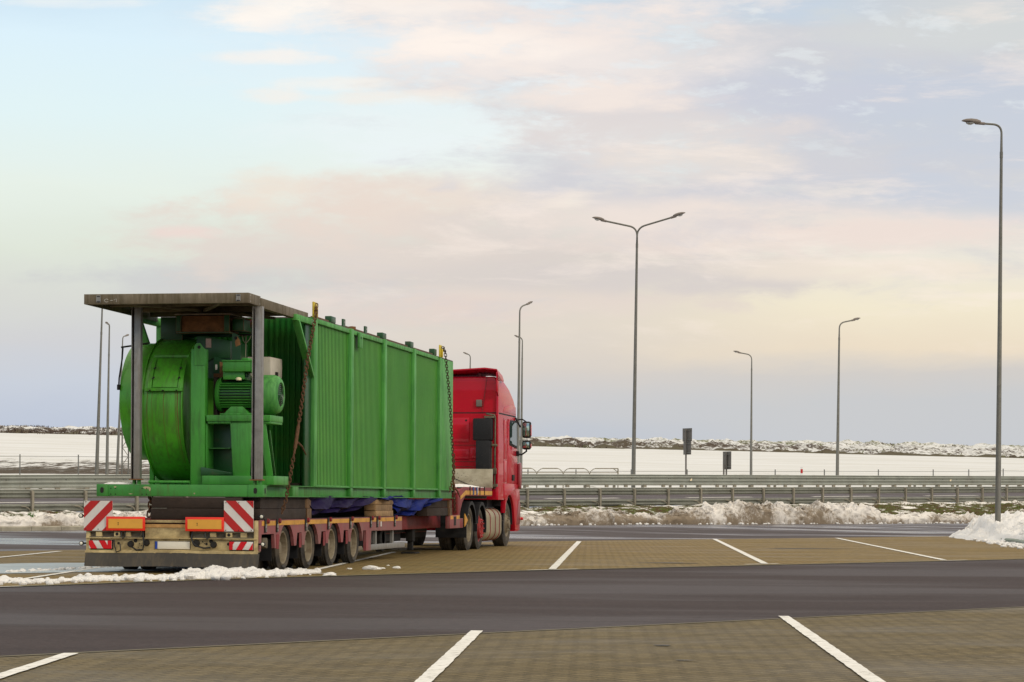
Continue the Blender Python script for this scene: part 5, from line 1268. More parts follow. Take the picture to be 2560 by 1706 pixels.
# rear inner wall
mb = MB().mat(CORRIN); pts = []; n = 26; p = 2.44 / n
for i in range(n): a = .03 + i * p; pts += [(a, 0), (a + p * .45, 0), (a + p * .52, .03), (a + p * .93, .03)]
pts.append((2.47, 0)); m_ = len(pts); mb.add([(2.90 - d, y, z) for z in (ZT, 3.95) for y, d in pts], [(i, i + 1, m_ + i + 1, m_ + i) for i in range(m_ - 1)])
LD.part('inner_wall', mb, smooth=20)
LD.part('wall_sill', MB().mat(CREAM_DK).box(2.70, 2.88, .15, .9, ZT, ZT + .05))
mb = MB().mat(GREEN_LT).box(2.55, 2.86, -.02, .01, ZT, 3.0); LD.part('door_post', MB().mat(GREEN_DK).box(2.50, 2.86, .0, .03, ZT, 3.9), bevel=.004)
for y, s in ((-.02, 0), (2.5, 1)):
    mb = MB().mat(GREEN_LT).box(1.80, 2.88, y - .03, y + .05, 3.83, 3.925); LD.part('canopy_bracket', mb, bevel=.005)
    mb = MB().mat(GREEN_LT).bar((1.90, y + .01, 3.85), (2.82, y + .01, 3.02), .05, .11, (0, 1, 0)); LD.part('brace', mb, bevel=.004)
mb = MB().mat(GREEN_LT).box(5.74, 5.98, -.075, -.045, 3.68, 3.93); mb.mat(DARK).box(5.83, 5.88, -.079, -.0755, 3.83, 3.87); LD.part('cover_plate', mb, bevel=.02)
def stub(u, w, h, m=GREEN_DK, yy=.10):
    mb = MB().mat(m).box(u - w, u + w, -.01, yy, 3.976, 3.976 + h); LD.part('roof_stub', mb, bevel=.01)
for u, w, h in ((4.22, .15, .105), (7.9, .15, .11), (10.2, .14, .115), (12.38, .12, .125)): stub(u, w, h)
for u in (4.98, 6.54):
    mb = MB().mat(GREEN_DK).box(u - .07, u + .07, .0, .03, 3.976, 4.10); mb.mat(WHITEP).lathe((u, -.001, 4.05), (0, 1, 0), [(-.002, .001), (-.002, .014)], 8); LD.part('roof_tab', mb)
mb = MB().mat(RUST).lathe((5.7, .05, 3.98), (0, 0, 1), [(0, .07), (.05, .07), (.06, .001)], 10); LD.part('roof_cap', mb)
for u in (2.88, 12.69):
    mb = MB().mat(YELLOW); sgn = 1
    mb.box(u - .12, u + .12, -.06, -.035, 3.95, 4.20); mb.box(u - .02, u + .02, -.10, -.06, 3.95, 4.12); LD.part('lifting_lug', mb, bevel=.012)
# canopy
mb = MB().mat(CANOPY).box(-.60, -.585, .0, 2.46, 3.885, 4.03); mb.box(-.585, .0, -.002, .014, 3.885, 4.03); mb.box(-.585, 2.62, 2.445, 2.46, 3.885, 4.03)
for z in (3.885, 4.012): mb.box(-.583, -.50, .016, 2.443, z, z + .012)
mb.mat(CANOPY).box(.02, 2.64, -.004, .012, 3.87, 4.01); mb.box(.02, 2.64, .012, .09, 3.87, 3.882); mb.box(1.18, 1.20, -.012, -.004, 3.87, 4.01)
mb.box(-.5, 2.62, .10, 2.44, 4.0, 4.011)
for u in (-.25, .35, 1.3, 2.2): mb.mat(CREAM_DK).box(u, u + .05, .10, 2.43, 3.93, 3.998)
mb.bar((-.3, .5, 3.92), (2.5, 1.9, 3.92), .05, .04); mb.bar((-.3, 1.9, 3.92), (2.5, .5, 3.92), .05, .04)
cn = LD.part('canopy', mb, bevel=.003)
mb = MB()
for y in (.15, 2.24):
    mb.mat(GALV).box(-.606, -.602, y - .035, y + .035, 3.91, 4.01); mb.mat(DARK); 
    for z in (3.92, 3.995): mb.box(-.609, -.6065, y - .025, y + .025, z - .006, z + .006)
for u in (-.52, -.05):
    for z in (3.915, 4.0): mb.mat(WHITEP).lathe((u, -.004, z), (0, 1, 0), [(-.003, .001), (-.003, .009)], 8)
LD.part('joint_plates', mb, parent=cn)
# chalk marks "C-1" on the fascia
mb = MB().mat(CHALK); yb, zb_ = 2.12, 3.935; X_ = -.604
arcp = [(X_, yb - .03 + .034 * math.cos(a) * -1, zb_ + .022 * math.sin(a)) for a in [R(40 + i * 28) for i in range(11)]]
arcp = [(X_, yb + .0 - .030 * math.cos(a), zb_ + .022 * math.sin(a)) for a in [R(30 + i * 30) for i in range(11)]]
mb.tube(arcp, .0035, 5); mb.tube([(X_, yb - .055, zb_ - .002), (X_, yb - .095, zb_ + .001)], .0035, 5)
mb.tube([(X_, yb - .115, zb_ + .006), (X_, yb - .15, zb_ + .024), (X_, yb - .148, zb_ - .022)], .0035, 5)
LD.part('chalk_marks', mb, parent=cn)
# columns: U-shaped steel posts
for y0, y1, nm in ((1.805, 1.945, ''), (-.035, .113, '')):
    mb = MB().mat(GALV).box(.06, .068, y0, y1, 1.375, 3.885); mb.box(-.03, .059, y0, y0 + .010, 1.375, 3.885); mb.box(-.03, .059, y1 - .010, y1, 1.375, 3.885); mb.box(-.03, -.022, y0 + .01, y1 - .045, 1.375, 3.885) 
    c_ = LD.part('column', mb, bevel=.002)
    mb = MB().mat(RUST).box(-.05, .09, y0 - .02, y1 + .02, 1.36, 1.374); mb.mat(GREEN_BASE).box(.0, .09, y0 + .02, y0 + .05, 1.297, 1.36); mb.box(.0, .09, y1 - .05, y1 - .02, 1.297, 1.36); LD.part('column_foot', mb, parent=c_)
# fan housings
def disc_house(y0, y1, u, z, r, m, name='fan_housing', scroll=True):
    mb = MB().mat(m); n = 72; vs = []
    def rad(a):   # a: 0 = up, goes towards the rear
        return r * (1 + (.00 if not scroll else .0))
    for y in (y0, y1):
        for i in range(n):
            a = 2 * math.pi * i / n; vs.append((u - rad(a) * math.sin(a), y, z + rad(a) * math.cos(a)))
    mb.add(vs, [tuple(range(n))[::-1], tuple(range(n, 2 * n))] + [(i, (i + 1) % n, n + (i + 1) % n, n + i) for i in range(n)])
    return LD.part(name, mb, bevel=.012, smooth=30)
fu, fz, fr = 1.50, 2.44, 1.08
f1_ = disc_house(1.325, 1.93, fu, fz, fr, GREEN_FAN)
mb = MB().mat(GREEN_FAN)
for y in (1.312, 1.925): 
    n = 72
    for r0, r1 in ((fr + .004, fr + .022),):
        vs = []
        for yy_ in (y, y + .014):
            for rr in (r0 - .02, r1):
                for i in range(n): a = 2 * math.pi * i / n; vs.append((fu - rr * math.sin(a), yy_, fz + rr * math.cos(a)))
        fs = []
        for i in range(n):
            j = (i + 1) % n; fs += [(i, j, n + j, n + i), (2 * n + i, 3 * n + i, 3 * n + j, 2 * n + j), (n + i, n + j, 3 * n + j, 3 * n + i)]
        mb.add(vs, fs)
LD.part('rim_flange', mb, parent=f1_, smooth=40)
mb = MB().mat(GREEN_FAN)   # inspection hatch on the curved face
def onfan(y, z, off=0.):
    c = (z - fz) / (fr + off); a = math.acos(max(-1, min(1, c))); return (fu - (fr + off) * math.sin(a), y, z)
mb.grid(6, 10, lambda a, b: onfan(lerp(1.40, 1.78, a), lerp(2.74, 3.18, b), .016))
for y0, y1 in ((1.325, 1.385), (1.795, 1.855)):
    mb.grid(3, 10, lambda a, b: onfan(lerp(y0, y1, a), lerp(2.72, 3.19, b), .022))
mb.bar(onfan(1.31, 3.215, .02), onfan(1.84, 3.215, .02), .02, .035); mb.bar(onfan(1.30, 2.705, .035), onfan(1.88, 2.705, .035), .05, .045)
ht = LD.part('hatch', mb, parent=f1_)
mb = MB().mat(DARK)
for y in (1.39, 1.79):
    for z in (2.87, 3.02): mb.bar(onfan(y, z, .04), onfan(y - .03, z + .02, .055), .015, .02)
mb.bar(onfan(1.30, 2.682, .03), onfan(1.88, 2.682, .03), .02, .008)
for y in (1.39, 1.60, 1.80): mb.cyl(onfan(y, 2.69, .02), onfan(y, 2.69, .075), .011, 8)
LD.part('clips', mb, parent=f1_)
mb = MB().mat(mat('rust run', (.13, .10, .02), .8, 0, .3, 9))    # rust runs below the hatch
for y, w in ((1.60, .005), (1.39, .009), (1.86, .004), (1.42, .004), (1.34, .003), (1.78, .003)):
    mb.grid(2, 40, lambda a, b: onfan(y + (a - .5) * w * 2 * (1 - b * .6) + .012 * noise.noise(Vector((b * 5, y * 9, 1))) - .02 * b * (y < 1.5), 2.67 - b * 1.05, .0025))
LD.part('rust_runs', mb, parent=f1_, smooth=0)
f2_ = disc_house(2.02, 2.43, 1.72, 2.58, .90, GREEN_FAN)
mb = MB().mat(GREEN_DK).lathe((1.72, 2.43, 2.58), (0, 1, 0), [(0, .88), (.05, .70), (.05, .3), (.02, .3)], 48); LD.part('inlet_ring', mb, parent=f2_)
mb = MB().mat(DARK); mb.tube([(.95, 2.45, 3.37), (.93, 2.2, 3.40), (.93, 2.0, 3.43)], .014, 6); mb.tube([(.94, 2.42, 3.36), (.94, 2.43, 3.2), (.84, 2.44, 2.9), (.82, 2.44, 2.75)], .012, 6); mb.box(.80, .86, 2.42, 2.46, 2.72, 2.80); LD.part('pipe', mb, parent=f2_)
# supports, feet
mb = MB().mat(GREEN).box(.395, .41, .955, 1.17, 1.30, 3.30); mb.box(.41, .55, 1.155, 1.17, 1.30, 3.30); mb.box(.41, .55, .955, .967, 1.30, 3.30); LD.part('support_post', mb, bevel=.003)
mb = MB().mat(GREEN); pts = [(1.12, 3.06), (1.12, 3.34), (1.09, 3.385), (1.03, 3.385), (.955, 3.29), (.955, 3.06)]; mb.prism(pts, 'x', .385, .3945); mb.mat(DARK).lathe((.384, 1.045, 3.325), (1, 0, 0), [(-.001, .001), (-.001, .026)], 14); LD.part('lifting_eye', mb)
LD.part('support_post', MB().mat(GREEN).box(1.0, 1.08, 1.945, 2.01, 1.30, 3.0), bevel=.003)
LD.part('tie_bar', MB().mat(GREEN).cyl((.36, 1.17, 1.335), (.36, 1.80, 1.335), .022, 10))
mb = MB().mat(GREEN_DK); pts = [(1.275, 3.05), (1.275, 3.53), (1.10, 3.53), (.98, 3.50), (.75, 3.46), (.75, 3.20), (1.0, 3.20)]
mb.prism(pts, 'x', .98, 1.9); ib = LD.part('inlet_box', mb, bevel=.006)
mb = MB().mat(GREEN_DK).prism([(.98, 3.22), (.72, 3.15), (.72, 2.90), (.98, 2.98)], 'x', .9, 1.0); mb.mat(GREEN_DK).box(1.0, 1.8, .75, 1.26, 2.9, 3.2); LD.part('inlet_neck', mb, parent=ib)
mb = MB().mat(GREEN_DK).prism([(.72, 3.0), (.72, 3.565), (.66, 3.565), (.62, 3.54), (.585, 3.46), (.585, 3.05)], 'x', .97, .985); mb.mat(DARK).lathe((.968, .66, 3.50), (1, 0, 0), [(-.001, .001), (-.001, .025)], 12); LD.part('lifting_eye', mb, parent=ib)
LD.part('data_plate', MB().mat(mat('pink data plate', (.45, .30, .25), .5, 0, .15, 30)).box(.972, .979, 1.045, 1.13, 3.36, 3.495), parent=ib, bevel=.002)
LD.part('white_plate', MB().mat(WHITEP).box(.892, .899, .925, .955, 3.02, 3.10), parent=ib)
mb = MB().mat(mat('bare rust patch', (.30, .14, .055), .85, 0, .3, 12)); mb.add([(.8985, y, z) for y, z in ((.89, 3.14), (.76, 3.12), (.79, 3.03), (.83, 2.93), (.855, 2.91), (.89, 2.99), (.885, 3.08))], [tuple(range(7))]); mb.add([(.9685, y, z) for y, z in ((.64, 3.53), (.60, 3.47), (.587, 3.40), (.66, 3.37), (.675, 3.44))], [tuple(range(5))]); LD.part('rust_patch', mb, parent=ib, smooth=0)
mb = MB().mat(RUST).box(1.0, 1.75, .85, 1.52, 3.60, 3.84); mb.mat(GREEN_DK).box(.97, 1.0, 1.52, 1.60, 3.60, 3.85); mb.box(.97, 1.0, .76, .85, 3.60, 3.85); mb.box(.98, 1.8, .76, 1.6, 3.575, 3.60); mb.box(1.3, 1.9, 1.60, 1.95, 3.5, 3.85); mb.box(1.1, 1.6, .58, .76, 3.62, 3.80); mb.mat(GALV).box(.95, 1.85, .74, 1.62, 3.852, 3.872); LD.part('duct', mb, bevel=.005)
LD.part('rust_panel', MB().mat(RUST).box(.80, .95, .68, .95, 2.28, 2.96)); LD.part('rust_panel', MB().mat(WOODD).box(.70, .80, .86, .92, 2.3, 2.9))
mb = MB().mat(mat('actuator red', (.38, .01, .01), .4, 0, .1, 5)); mb.cyl((1.5, .80, 3.755), (1.5, .58, 3.755), .075, 18); mb.mat(YELLOW).lathe((1.5, .57, 3.76), (0, 1, 0), [(0, .018), (-.01, .001)], 8); ac = LD.part('actuator', mb, bevel=.006)
mb = MB().mat(GREYB).tube([(1.5, .74, 3.68), (1.48, .70, 3.5), (1.48, .66, 3.45), (1.48, .60, 3.52), (1.5, .56, 3.62)], .007, 5); mb.tube([(1.5, .66, 3.68), (1.49, .66, 3.45), (1.5, .67, 3.1)], .006, 5); mb.mat(DARK).box(1.45, 1.6, .55, .9, 3.58, 3.6); LD.part('cables', mb, parent=ac)
# motor
mu, mz, mr = .80, 2.64, .255
mb = MB().mat(GREEN); mb.lathe((mu, .86, mz), (0, -1, 0), [(0, .001), (0, .24), (.02, mr), (.07, mr + .015), (.075, mr - .045), (.56, mr - .045), (.565, mr + .02), (.60, mr + .02)], 40)
mb.mat(GREEN_DK).lathe((mu, .785, mz), (0, -1, 0), [(0, mr - .04), (.48, mr - .04)], 32); mt = LD.part('motor', mb, smooth=35)  # darker core paints the shade between the cooling fins
mb = MB().mat(GREEN)
for i in range(38):
    a = 2 * math.pi * i / 38
    c, s_ = math.cos(a), math.sin(a)
    if s_ > .72 or s_ < -.8: continue
    r0, r1 = mr - .05, mr + .008
    ha = .0042
    vs = [(mu + r * c - k * ha * s_, y, mz + r * s_ + k * ha * c) for y in (.79, .30) for r in (r0, r1) for k in (-1, 1)]
    mb.add(vs, [(0, 2, 3, 1), (4, 5, 7, 6), (0, 1, 5, 4), (2, 6, 7, 3), (0, 4, 6, 2), (1, 3, 7, 5)])
LD.part('cooling_fins', mb, parent=mt, smooth=0)
mb = MB().mat(GREEN_LT).lathe((mu, .27, mz), (0, -1, 0), [(0, mr), (.0, .295), (.26, .295), (.33, .27), (.355, .24), (.365, .185), (.35, .175)], 48); cw = LD.part('fan_cowl', mb, parent=mt, smooth=35)
mb = MB().mat(DARK).lathe((mu, -.07, mz), (0, -1, 0), [(0, .001), (.0, .18)], 32); mb.mat(GREEN_DK)
for r in (.03, .06, .09, .12, .15): mb.lathe((mu, -.085, mz), (0, -1, 0), [(0, r), (.006, r + .004), (0, r + .012)], 28)
for i in range(4): a = i * math.pi / 4; mb.bar((mu + .18 * math.cos(a), -.088, mz + .18 * math.sin(a)), (mu - .18 * math.cos(a), -.088, mz - .18 * math.sin(a)), .008, .008)
LD.part('grille', mb, parent=mt)
mb = MB().mat(GREEN).box(.56, 1.0, .31, .74, 2.975, 3.12); mb.box(.55, 1.01, .28, .75, 3.122, 3.145); mb.prism([(.28, 2.94), (.28, 3.12), (.31, 3.12), (.31, 2.975)], 'x', .56, 1.0); mb.box(.62, .95, .42, .75, 2.86, 2.975); mb.box(.6, .8, .36, .46, 3.146, 3.18); LD.part('terminal_box', mb, parent=mt, bevel=.008)
mb = MB().mat(HOSE)
for y, z in ((.285, 3.045), (.275, 3.03)): mb.cyl((.62, .34, z), (.60, .25, z), .032, 12)
mb.cyl((.70, .36, 3.05), (.66, .24, 3.05), .035, 12); LD.part('cable_gland', mb, parent=mt)
mb = MB().mat(GREEN_DK); mb.lathe((.68, .40, 2.93), (0.3, 1, 0), [(-.008, .022), (-.008, .038), (.008, .038), (.008, .022), (-.008, .022)], 16); LD.part('eye_bolt', mb, parent=mt)
mb = MB().mat(mat('cream blob', (.9, .78, .48), .4)).lathe((.56, .49, 2.865), (0, 0, 1), [(-.02, .04), (.0, .045), (.02, .035), (.028, .001)], 14); LD.part('cap', mb, parent=mt, smooth=60)  # cream blob marking a bright spot on the motor, no known part
mb = MB().mat(GREEN).prism([(.72, 2.36), (.62, 2.46), (.44, 2.46), (.34, 2.36)], 'x', .60, 1.0); mb.box(.58, 1.02, .30, .78, 2.33, 2.36); LD.part('motor_foot', mb, parent=mt, bevel=.005)
mb = MB().mat(GREEN).box(.40, 1.10, -.04, .93, 2.235, 2.325); mb.box(.42, 1.1, -.03, .92, 2.20, 2.235)
mb.prism([(.575, 2.235), (.235, 2.235), (.27, 1.43), (.525, 1.43)], 'x', .42, .435)
mb.bar((.44, .09, 2.235), (.44, -.03, 1.43), .10, .02, (1, 0, 0)); mb.mat(DARK).bar((.46, -.02, 2.1), (.46, -.11, 1.43), .02, .015, (1, 0, 0))
mb.mat(GREEN_DK).box(.75, .765, .235, .95, 1.43, 2.2); mb.box(.5, .75, .60, .98, 1.83, 1.842); mb.mat(GREEN).box(.44, 1.1, .93, .95, 1.43, 2.2) 
mb.mat(GREEN).box(.30, 1.1, -.13, .96, 1.30, 1.43); LD.part('motor_stand', mb, bevel=.004)
mb = MB().mat(GREEN_DK).prism([(1.0, 1.44), (1.0, 1.555), (.965, 1.555), (.53, 1.475), (.53, 1.455), (.80, 1.44)], 'x', .36, .40); LD.part('gusset', mb, bevel=.003)
mb = MB().mat(GREEN_DK).box(.80, 1.0, .58, .95, 2.10, 2.19); LD.part('shelf', mb)
mb = MB().mat(CABINET).box(1.95, 2.6, .40, .86, 2.98, 3.28); cb = LD.part('control_cabinet', mb, bevel=.01)
LD.part('cabinet_handle', MB().mat(DARK).box(2.2, 2.28, .37, .40, 2.98, 3.06), parent=cb)
mb = MB(); mb.grid(50, 12, lambda a, b: (.0 + .22 * b, 1.98 + .40 * a, 1.296 + .03 * max(0, 1 - abs(2 * a - 1) ** 3) ** .5 * max(0, 1 - abs(2 * b - 1) ** 4) * (1 + .4 * fbm(Vector((a * 6, b * 3, 2)), 3))))
o = build('snow_on_frame', mb, SNOWF, smooth=80); o.matrix_world = TF; snow_label(o, 'small patch of snow on the left end of the green base beam')
# ------------------------------------------------------------------ lashing chains
def chain(label, pts, m, link=.085, r=.0078, group='lashing chains', binder=None, sag=0):
    P = [Vector(p) for p in pts]; L = [0]
    for a, b in zip(P, P[1:]): L.append(L[-1] + (b - a).length)
    def pos(s):
        for i in range(len(P) - 1):
            if s <= L[i + 1] or i == len(P) - 2:
                return P[i].lerp(P[i + 1], (s - L[i]) / (L[i + 1] - L[i])), (P[i + 1] - P[i]).normalized()
    T = Thing('lashing_chain', label, 'chain', P[-1], TF, group); mb = MB(); s = 0; k = 0; step = link * .70
    while s < L[-1]:
        if not (binder and binder[0] < s < binder[1]):
            c, d = pos(s); up = Vector((0, 1, 0)); a = d.cross(up).normalized(); b = d.cross(a).normalized(); w = a if k % 2 else b; hw = link * .30; hl = link / 2 - hw
            loop = []
            for i in range(12):
                th = 2 * math.pi * i / 12; loop.append(c + d * (hl * (1 if math.cos(th) > 0 else -1) + hw * math.cos(th)) + w * hw * math.sin(th))
            loop.append(loop[0]); mb.tube(loop, r, 5, False)
        s += step; k += 1
    T.part('links', mb, m)
    if binder:
        (a, d), (b, d2) = pos(binder[0]), pos(binder[1]); mb = MB(); mb.tube([a, a.lerp(b, .15), a.lerp(b, .2), a.lerp(b, .8), a.lerp(b, .85), b], [.018, .02, .03, .03, .02, .018], 8)
        q = a.lerp(b, .62); mb.tube([q, q + Vector((.22, -.03, -.07)), q + Vector((.40, -.05, -.20))], [.022, .018, .010], 6); T.part('tensioner', mb, RUSTCH)
    return T
chain('rusty chain with a tensioner, running down from the rear yellow lug to the trailer tail', [(2.84, -.085, 4.14), (2.76, -.10, 4.0), (2.31, -.10, 3.32), (1.82, -.11, 2.40), (1.60, -.12, 2.08), (1.46, -.12, 1.80), (1.05, -.11, 1.09), (.93, -.07, .86)], RUSTCH, binder=(2.15, 2.75))
mb = MB().mat(RUSTCH); T2 = col.objects[-1]
chain('dark chain on the front yellow lug, running down beside the red cab', [(12.70, -.10, 4.15), (12.86, -.11, 4.06), (13.27, -.12, 3.20), (13.66, -.12, 2.01), (13.72, -.12, 1.75), (13.75, -.12, 1.45), (13.95, -.10, 1.10), (14.2, -.06, .82)], mat('dark chain steel', (.075, .05, .028), .75, .3, .3, 20), binder=(2.95, 3.15))
chain('short rusty chain hanging between the load and the deck near the left chevron board', [(.16, 1.70, 1.12), (.10, 1.68, 1.02), (.12, 1.70, .92), (.10, 1.71, .80)], RUSTCH, link=.10, r=.013)
chain('second strand of slack chain doubled beside the dark front chain', [(13.62, -.14, 2.0), (13.60, -.16, 1.7), (13.50, -.15, 1.5), (13.36, -.12, 1.27)], RUSTCH)
mb = MB().mat(RUSTCH)
def hook(T, c, s=1.):
    c = Vector(c); mb = MB(); mb.tube([c + Vector((0, 0, .10)) * s, c + Vector((0, 0, .05)) * s, c + Vector((.045, 0, .0)) * s, c + Vector((.04, 0, -.05)) * s, c + Vector((-.01, 0, -.07)) * s, c + Vector((-.05, 0, -.04)) * s], [.012, .016, .018, .017, .014, .008], 7); return mb
# ------------------------------------------------------------------ tractor unit
TK = Thing('semi_tractor', 'red high-roof semi-trailer tractor coupled to the low-loader', 'truck', (20, 1.25, 0), TF)
def loft(secs, n_c=6, cap=True):
    """secs: (z, u0, u1, y0, y1, r_rear, r_front); rounded-rectangle plan sections"""
    mb = MB(); vs = []; k = None
    for z, u0, u1, y0, y1, rr, rf in secs:
        ring = []
        for cx, cy, r, a0 in ((u1 - rf, y1 - rf, rf, 0), (u0 + rr, y1 - rr, rr, 90), (u0 + rr, y0 + rr, rr, 180), (u1 - rf, y0 + rf, rf, 270)):
            for i in range(n_c + 1):
                a = R(a0 + 90 * i / n_c); ring.append((cx + r * math.cos(a), cy + r * math.sin(a), z))
        k = len(ring); vs += ring
    fs = [(j * k + i, j * k + (i + 1) % k, (j + 1) * k + (i + 1) % k, (j + 1) * k + i) for j in range(len(secs) - 1) for i in range(k)]
    if cap: fs += [tuple(range(k))[::-1], tuple(range((len(secs) - 1) * k, len(secs) * k))]
    return mb.add(vs, fs)
Y0, Y1 = .02, 2.48
mb = loft([(1.10, 19.72, 21.02, Y0, Y1, .06, .05), (1.16, 19.70, 21.04, Y0, Y1, .06, .05), (1.30, 19.70, 21.4, Y0, Y1, .07, .06), (1.48, 19.70, 22.50, Y0, Y1, .07, .30), (2.3, 19.70, 22.55, Y0, Y1, .07, .32), (2.45, 19.70, 22.52, Y0, Y1, .07, .32), (3.05, 19.70, 22.38, Y0 + .01, Y1 - .01, .07, .32), (3.10, 19.70, 22.36, Y0 + .01, Y1 - .01, .07, .32)], 8)
cabm = TK.part('cab', mb, RED, smooth=40)
mb = loft([(3.125, 19.72, 22.42, Y0, Y1, .04, .34), (3.30, 19.72, 22.36, Y0, Y1, .04, .38), (3.5, 19.72, 22.1, Y0, Y1, .04, .45), (3.7, 19.72, 21.70, Y0 + .01, Y1 - .01, .04, .55), (3.84, 19.72, 21.25, Y0 + .03, Y1 - .03, .05, .6), (3.92, 19.72, 20.9, Y0 + .06, Y1 - .06, .05, .55), (3.955, 19.74, 20.5, Y0 + .12, Y1 - .12, .05, .35)], 8)
TK.part('roof_fairing', mb, RED, smooth=50)
TK.part('roof_seam', MB().mat(BLACKP).box(19.715, 22.1, Y0 + .005, Y1 - .005, 3.095, 3.128))
# sun visor
mb = MB().mat(BLACKP); mb.prism([(21.9, 3.13), (22.45, 3.08), (22.52, 3.20), (22.45, 3.36), (22.36, 3.36)], 'y', .12, 2.38); TK.part('sun_visor', mb, bevel=.02)
mb = MB().mat(RED)   # swept side strake on the fairing
mb.prism([(20.3, 3.16), (22.05, 3.16), (22.0, 3.34), (21.2, 3.36), (20.5, 3.28)], 'y', .012, .022); TK.part('fairing_strake', mb, bevel=.006)
# rear edge deflector: a wing standing on the roof edge
mb = MB().mat(RED)
def wing(a, b): pass
prof = [(.10, 3.55), (.05, 3.80), (.07, 3.95), (.15, 4.08), (.32, 4.145), (1.25, 4.17), (2.18, 4.145), (2.35, 4.08), (2.43, 3.95), (2.45, 3.80), (2.40, 3.55)]
prof = [(-.0, 3.86), (.0, 4.02), (.03, 4.12), (.32, 4.155), (1.25, 4.10), (2.18, 4.155), (2.47, 4.12), (2.5, 4.02), (2.5, 3.86)]
vs = []
for u, dz in ((19.50, 0), (19.50, -.03), (20.15, -.16), (20.25, -.12)):
    vs += [(u, y, z + (dz if 0 < i < len(prof) - 1 else 0)) for i, (y, z) in enumerate(prof)]
n = len(prof); mb.add(vs, [(j * n + i, j * n + i + 1, ((j + 1) % 4) * n + i + 1, ((j + 1) % 4) * n + i) for j in range(4) for i in range(n - 1)])
wg = TK.part('roof_deflector', mb, smooth=20)
mb = MB().mat(mat('deflector underside', (.12, .004, .008), .6)); mb.box(19.80, 19.84, .35, 2.15, 3.955, 3.985)
for y in (.45, 1.1, 1.5, 2.05): mb.box(19.75, 19.85, y, y + .05, 3.95, 4.03)
TK.part('deflector_stays', mb, parent=wg)
mb = MB().mat(RED); 
for y in (.012, 2.44): mb.prism([(19.50, 3.60), (19.66, 3.50), (19.80, 3.86), (19.82, 4.0), (19.50, 4.06)], 'y', y, y + .035)
TK.part('deflector_end', mb, parent=wg, bevel=.01)
# fairing side panel line and rear wall details
mb = MB().mat(REDDEEP); mb.bar((19.715, .30, 3.96), (19.695, .40, 3.14), .006, .012, (0, 1, 0)); TK.part('panel_seam', mb)
def raised(y0, y1, z0, z1, m=RED, t=.02): 
    return MB().mat(m).box(19.70 - t, 19.705, y0, y1, z0, z1)
mb = raised(.705, 2.0, 2.44, 3.00); rp = TK.part('rear_panel', mb, bevel=.016)
mb = raised(.71, 2.0, 2.03, 2.27); TK.part('rear_panel', mb, bevel=.016)
TK.part('rear_panel', raised(.54, .68, 2.05, 2.30), bevel=.012)
mb = MB().mat(REDDEEP)
for z in (1.86, 2.36, 1.98): mb.box(19.692, 19.70, .5, 2.3, z, z + .012)
TK.part('panel_groove', mb)
TK.part('lock', MB().mat(DARK).lathe((19.678, .78, 2.94), (1, 0, 0), [(-.006, .001), (-.006, .02), (0, .024)], 12), parent=rp)
TK.part('vent', MB().mat(mat('vent grey', (.16, .13, .11), .6)).box(19.66, 19.72, .41, .545, 3.26, 3.42), bevel=.012)
mb = MB().mat(BLACKP).box(19.42, 19.69, .13, .575, 2.47, 2.98); mb.box(19.40, 19.69, .16, .50, 1.30, 2.47); ai = TK.part('air_intake', mb, bevel=.03)
mb = MB().mat(HOSE)
for y, z in [(y, z) for y in (.22, .35, .48) for z in (2.62, 2.86)] + [(.35, z) for z in (2.50, 2.32, 2.12, 1.95)]:
    mb.lathe((19.398 if z < 2.47 else 19.418, y, z), (1, 0, 0), [(-.003, .001), (-.003, .013)], 8)
TK.part('screws', mb, parent=ai)
mb = MB().mat(CREAM_DK); mb.tube([(19.66, .10, 1.35), (19.62, .085, 2.3), (19.60, .08, 3.0), (19.62, .10, 3.06), (19.64, .3, 3.09)], .02, 8); mb.box(19.5, 19.7, .10, .32, 2.99, 3.04); mb.tube([(19.6, .16, 2.45), (19.6, .16, 1.4)], .014, 6); mb.box(19.55, 19.68, .05, .16, 1.70, 1.83); mb.box(19.55, 19.68, .02, .14, 1.4, 1.46); mb.cyl((19.55, .15, 2.36), (19.55, .02, 2.36), .03, 10); TK.part('rear_pipes', mb)
mb = MB().mat(RED); mb.box(19.66, 19.72, Y0 - .0, Y0 + .05, 1.48, 3.92); TK.part('side_fairing_edge', mb, bevel=.01)
# door, windows, lower storage hatch
def side_panel(poly, y, t=.008, m=RED): return MB().mat(m).prism(poly, 'y', y - t, y + .004)
dr = TK.part('door', side_panel([(20.95, 1.50), (22.28, 1.50), (22.28, 2.3), (22.20, 3.02), (21.02, 3.02), (20.95, 2.3)], Y0), bevel=.004)
TK.part('side_seam', MB().mat(REDDEEP).box(20.40, 20.412, Y0 - .004, Y0 + .002, 1.5, 3.02))
TK.part('locker_door', side_panel([(20.45, 1.52), (20.9, 1.52), (20.9, 2.02), (20.45, 2.02)], Y0, .006), bevel=.004)
TK.part('locker_door', side_panel([(20.45, 2.06), (20.85, 2.06), (20.80, 2.98), (20.45, 2.98)], Y0, .005), bevel=.004)
TK.part('window_frame', MB().mat(BLACKP).prism([(21.12, 2.40), (22.22, 2.34), (22.17, 3.02), (21.2, 3.0), (21.12, 2.9)], 'y', Y0 - .016, Y0 - .006), parent=dr, bevel=.003)
TK.part('window', MB().mat(GLASS).prism([(21.18, 2.46), (22.12, 2.40), (22.08, 2.96), (21.25, 2.95), (21.18, 2.87)], 'y', Y0 - .021, Y0 - .0165), parent=dr)
TK.part('handle', MB().mat(DARK).box(21.5, 21.78, Y0 - .035, Y0 - .008, 1.56, 1.70), parent=dr, bevel=.01)
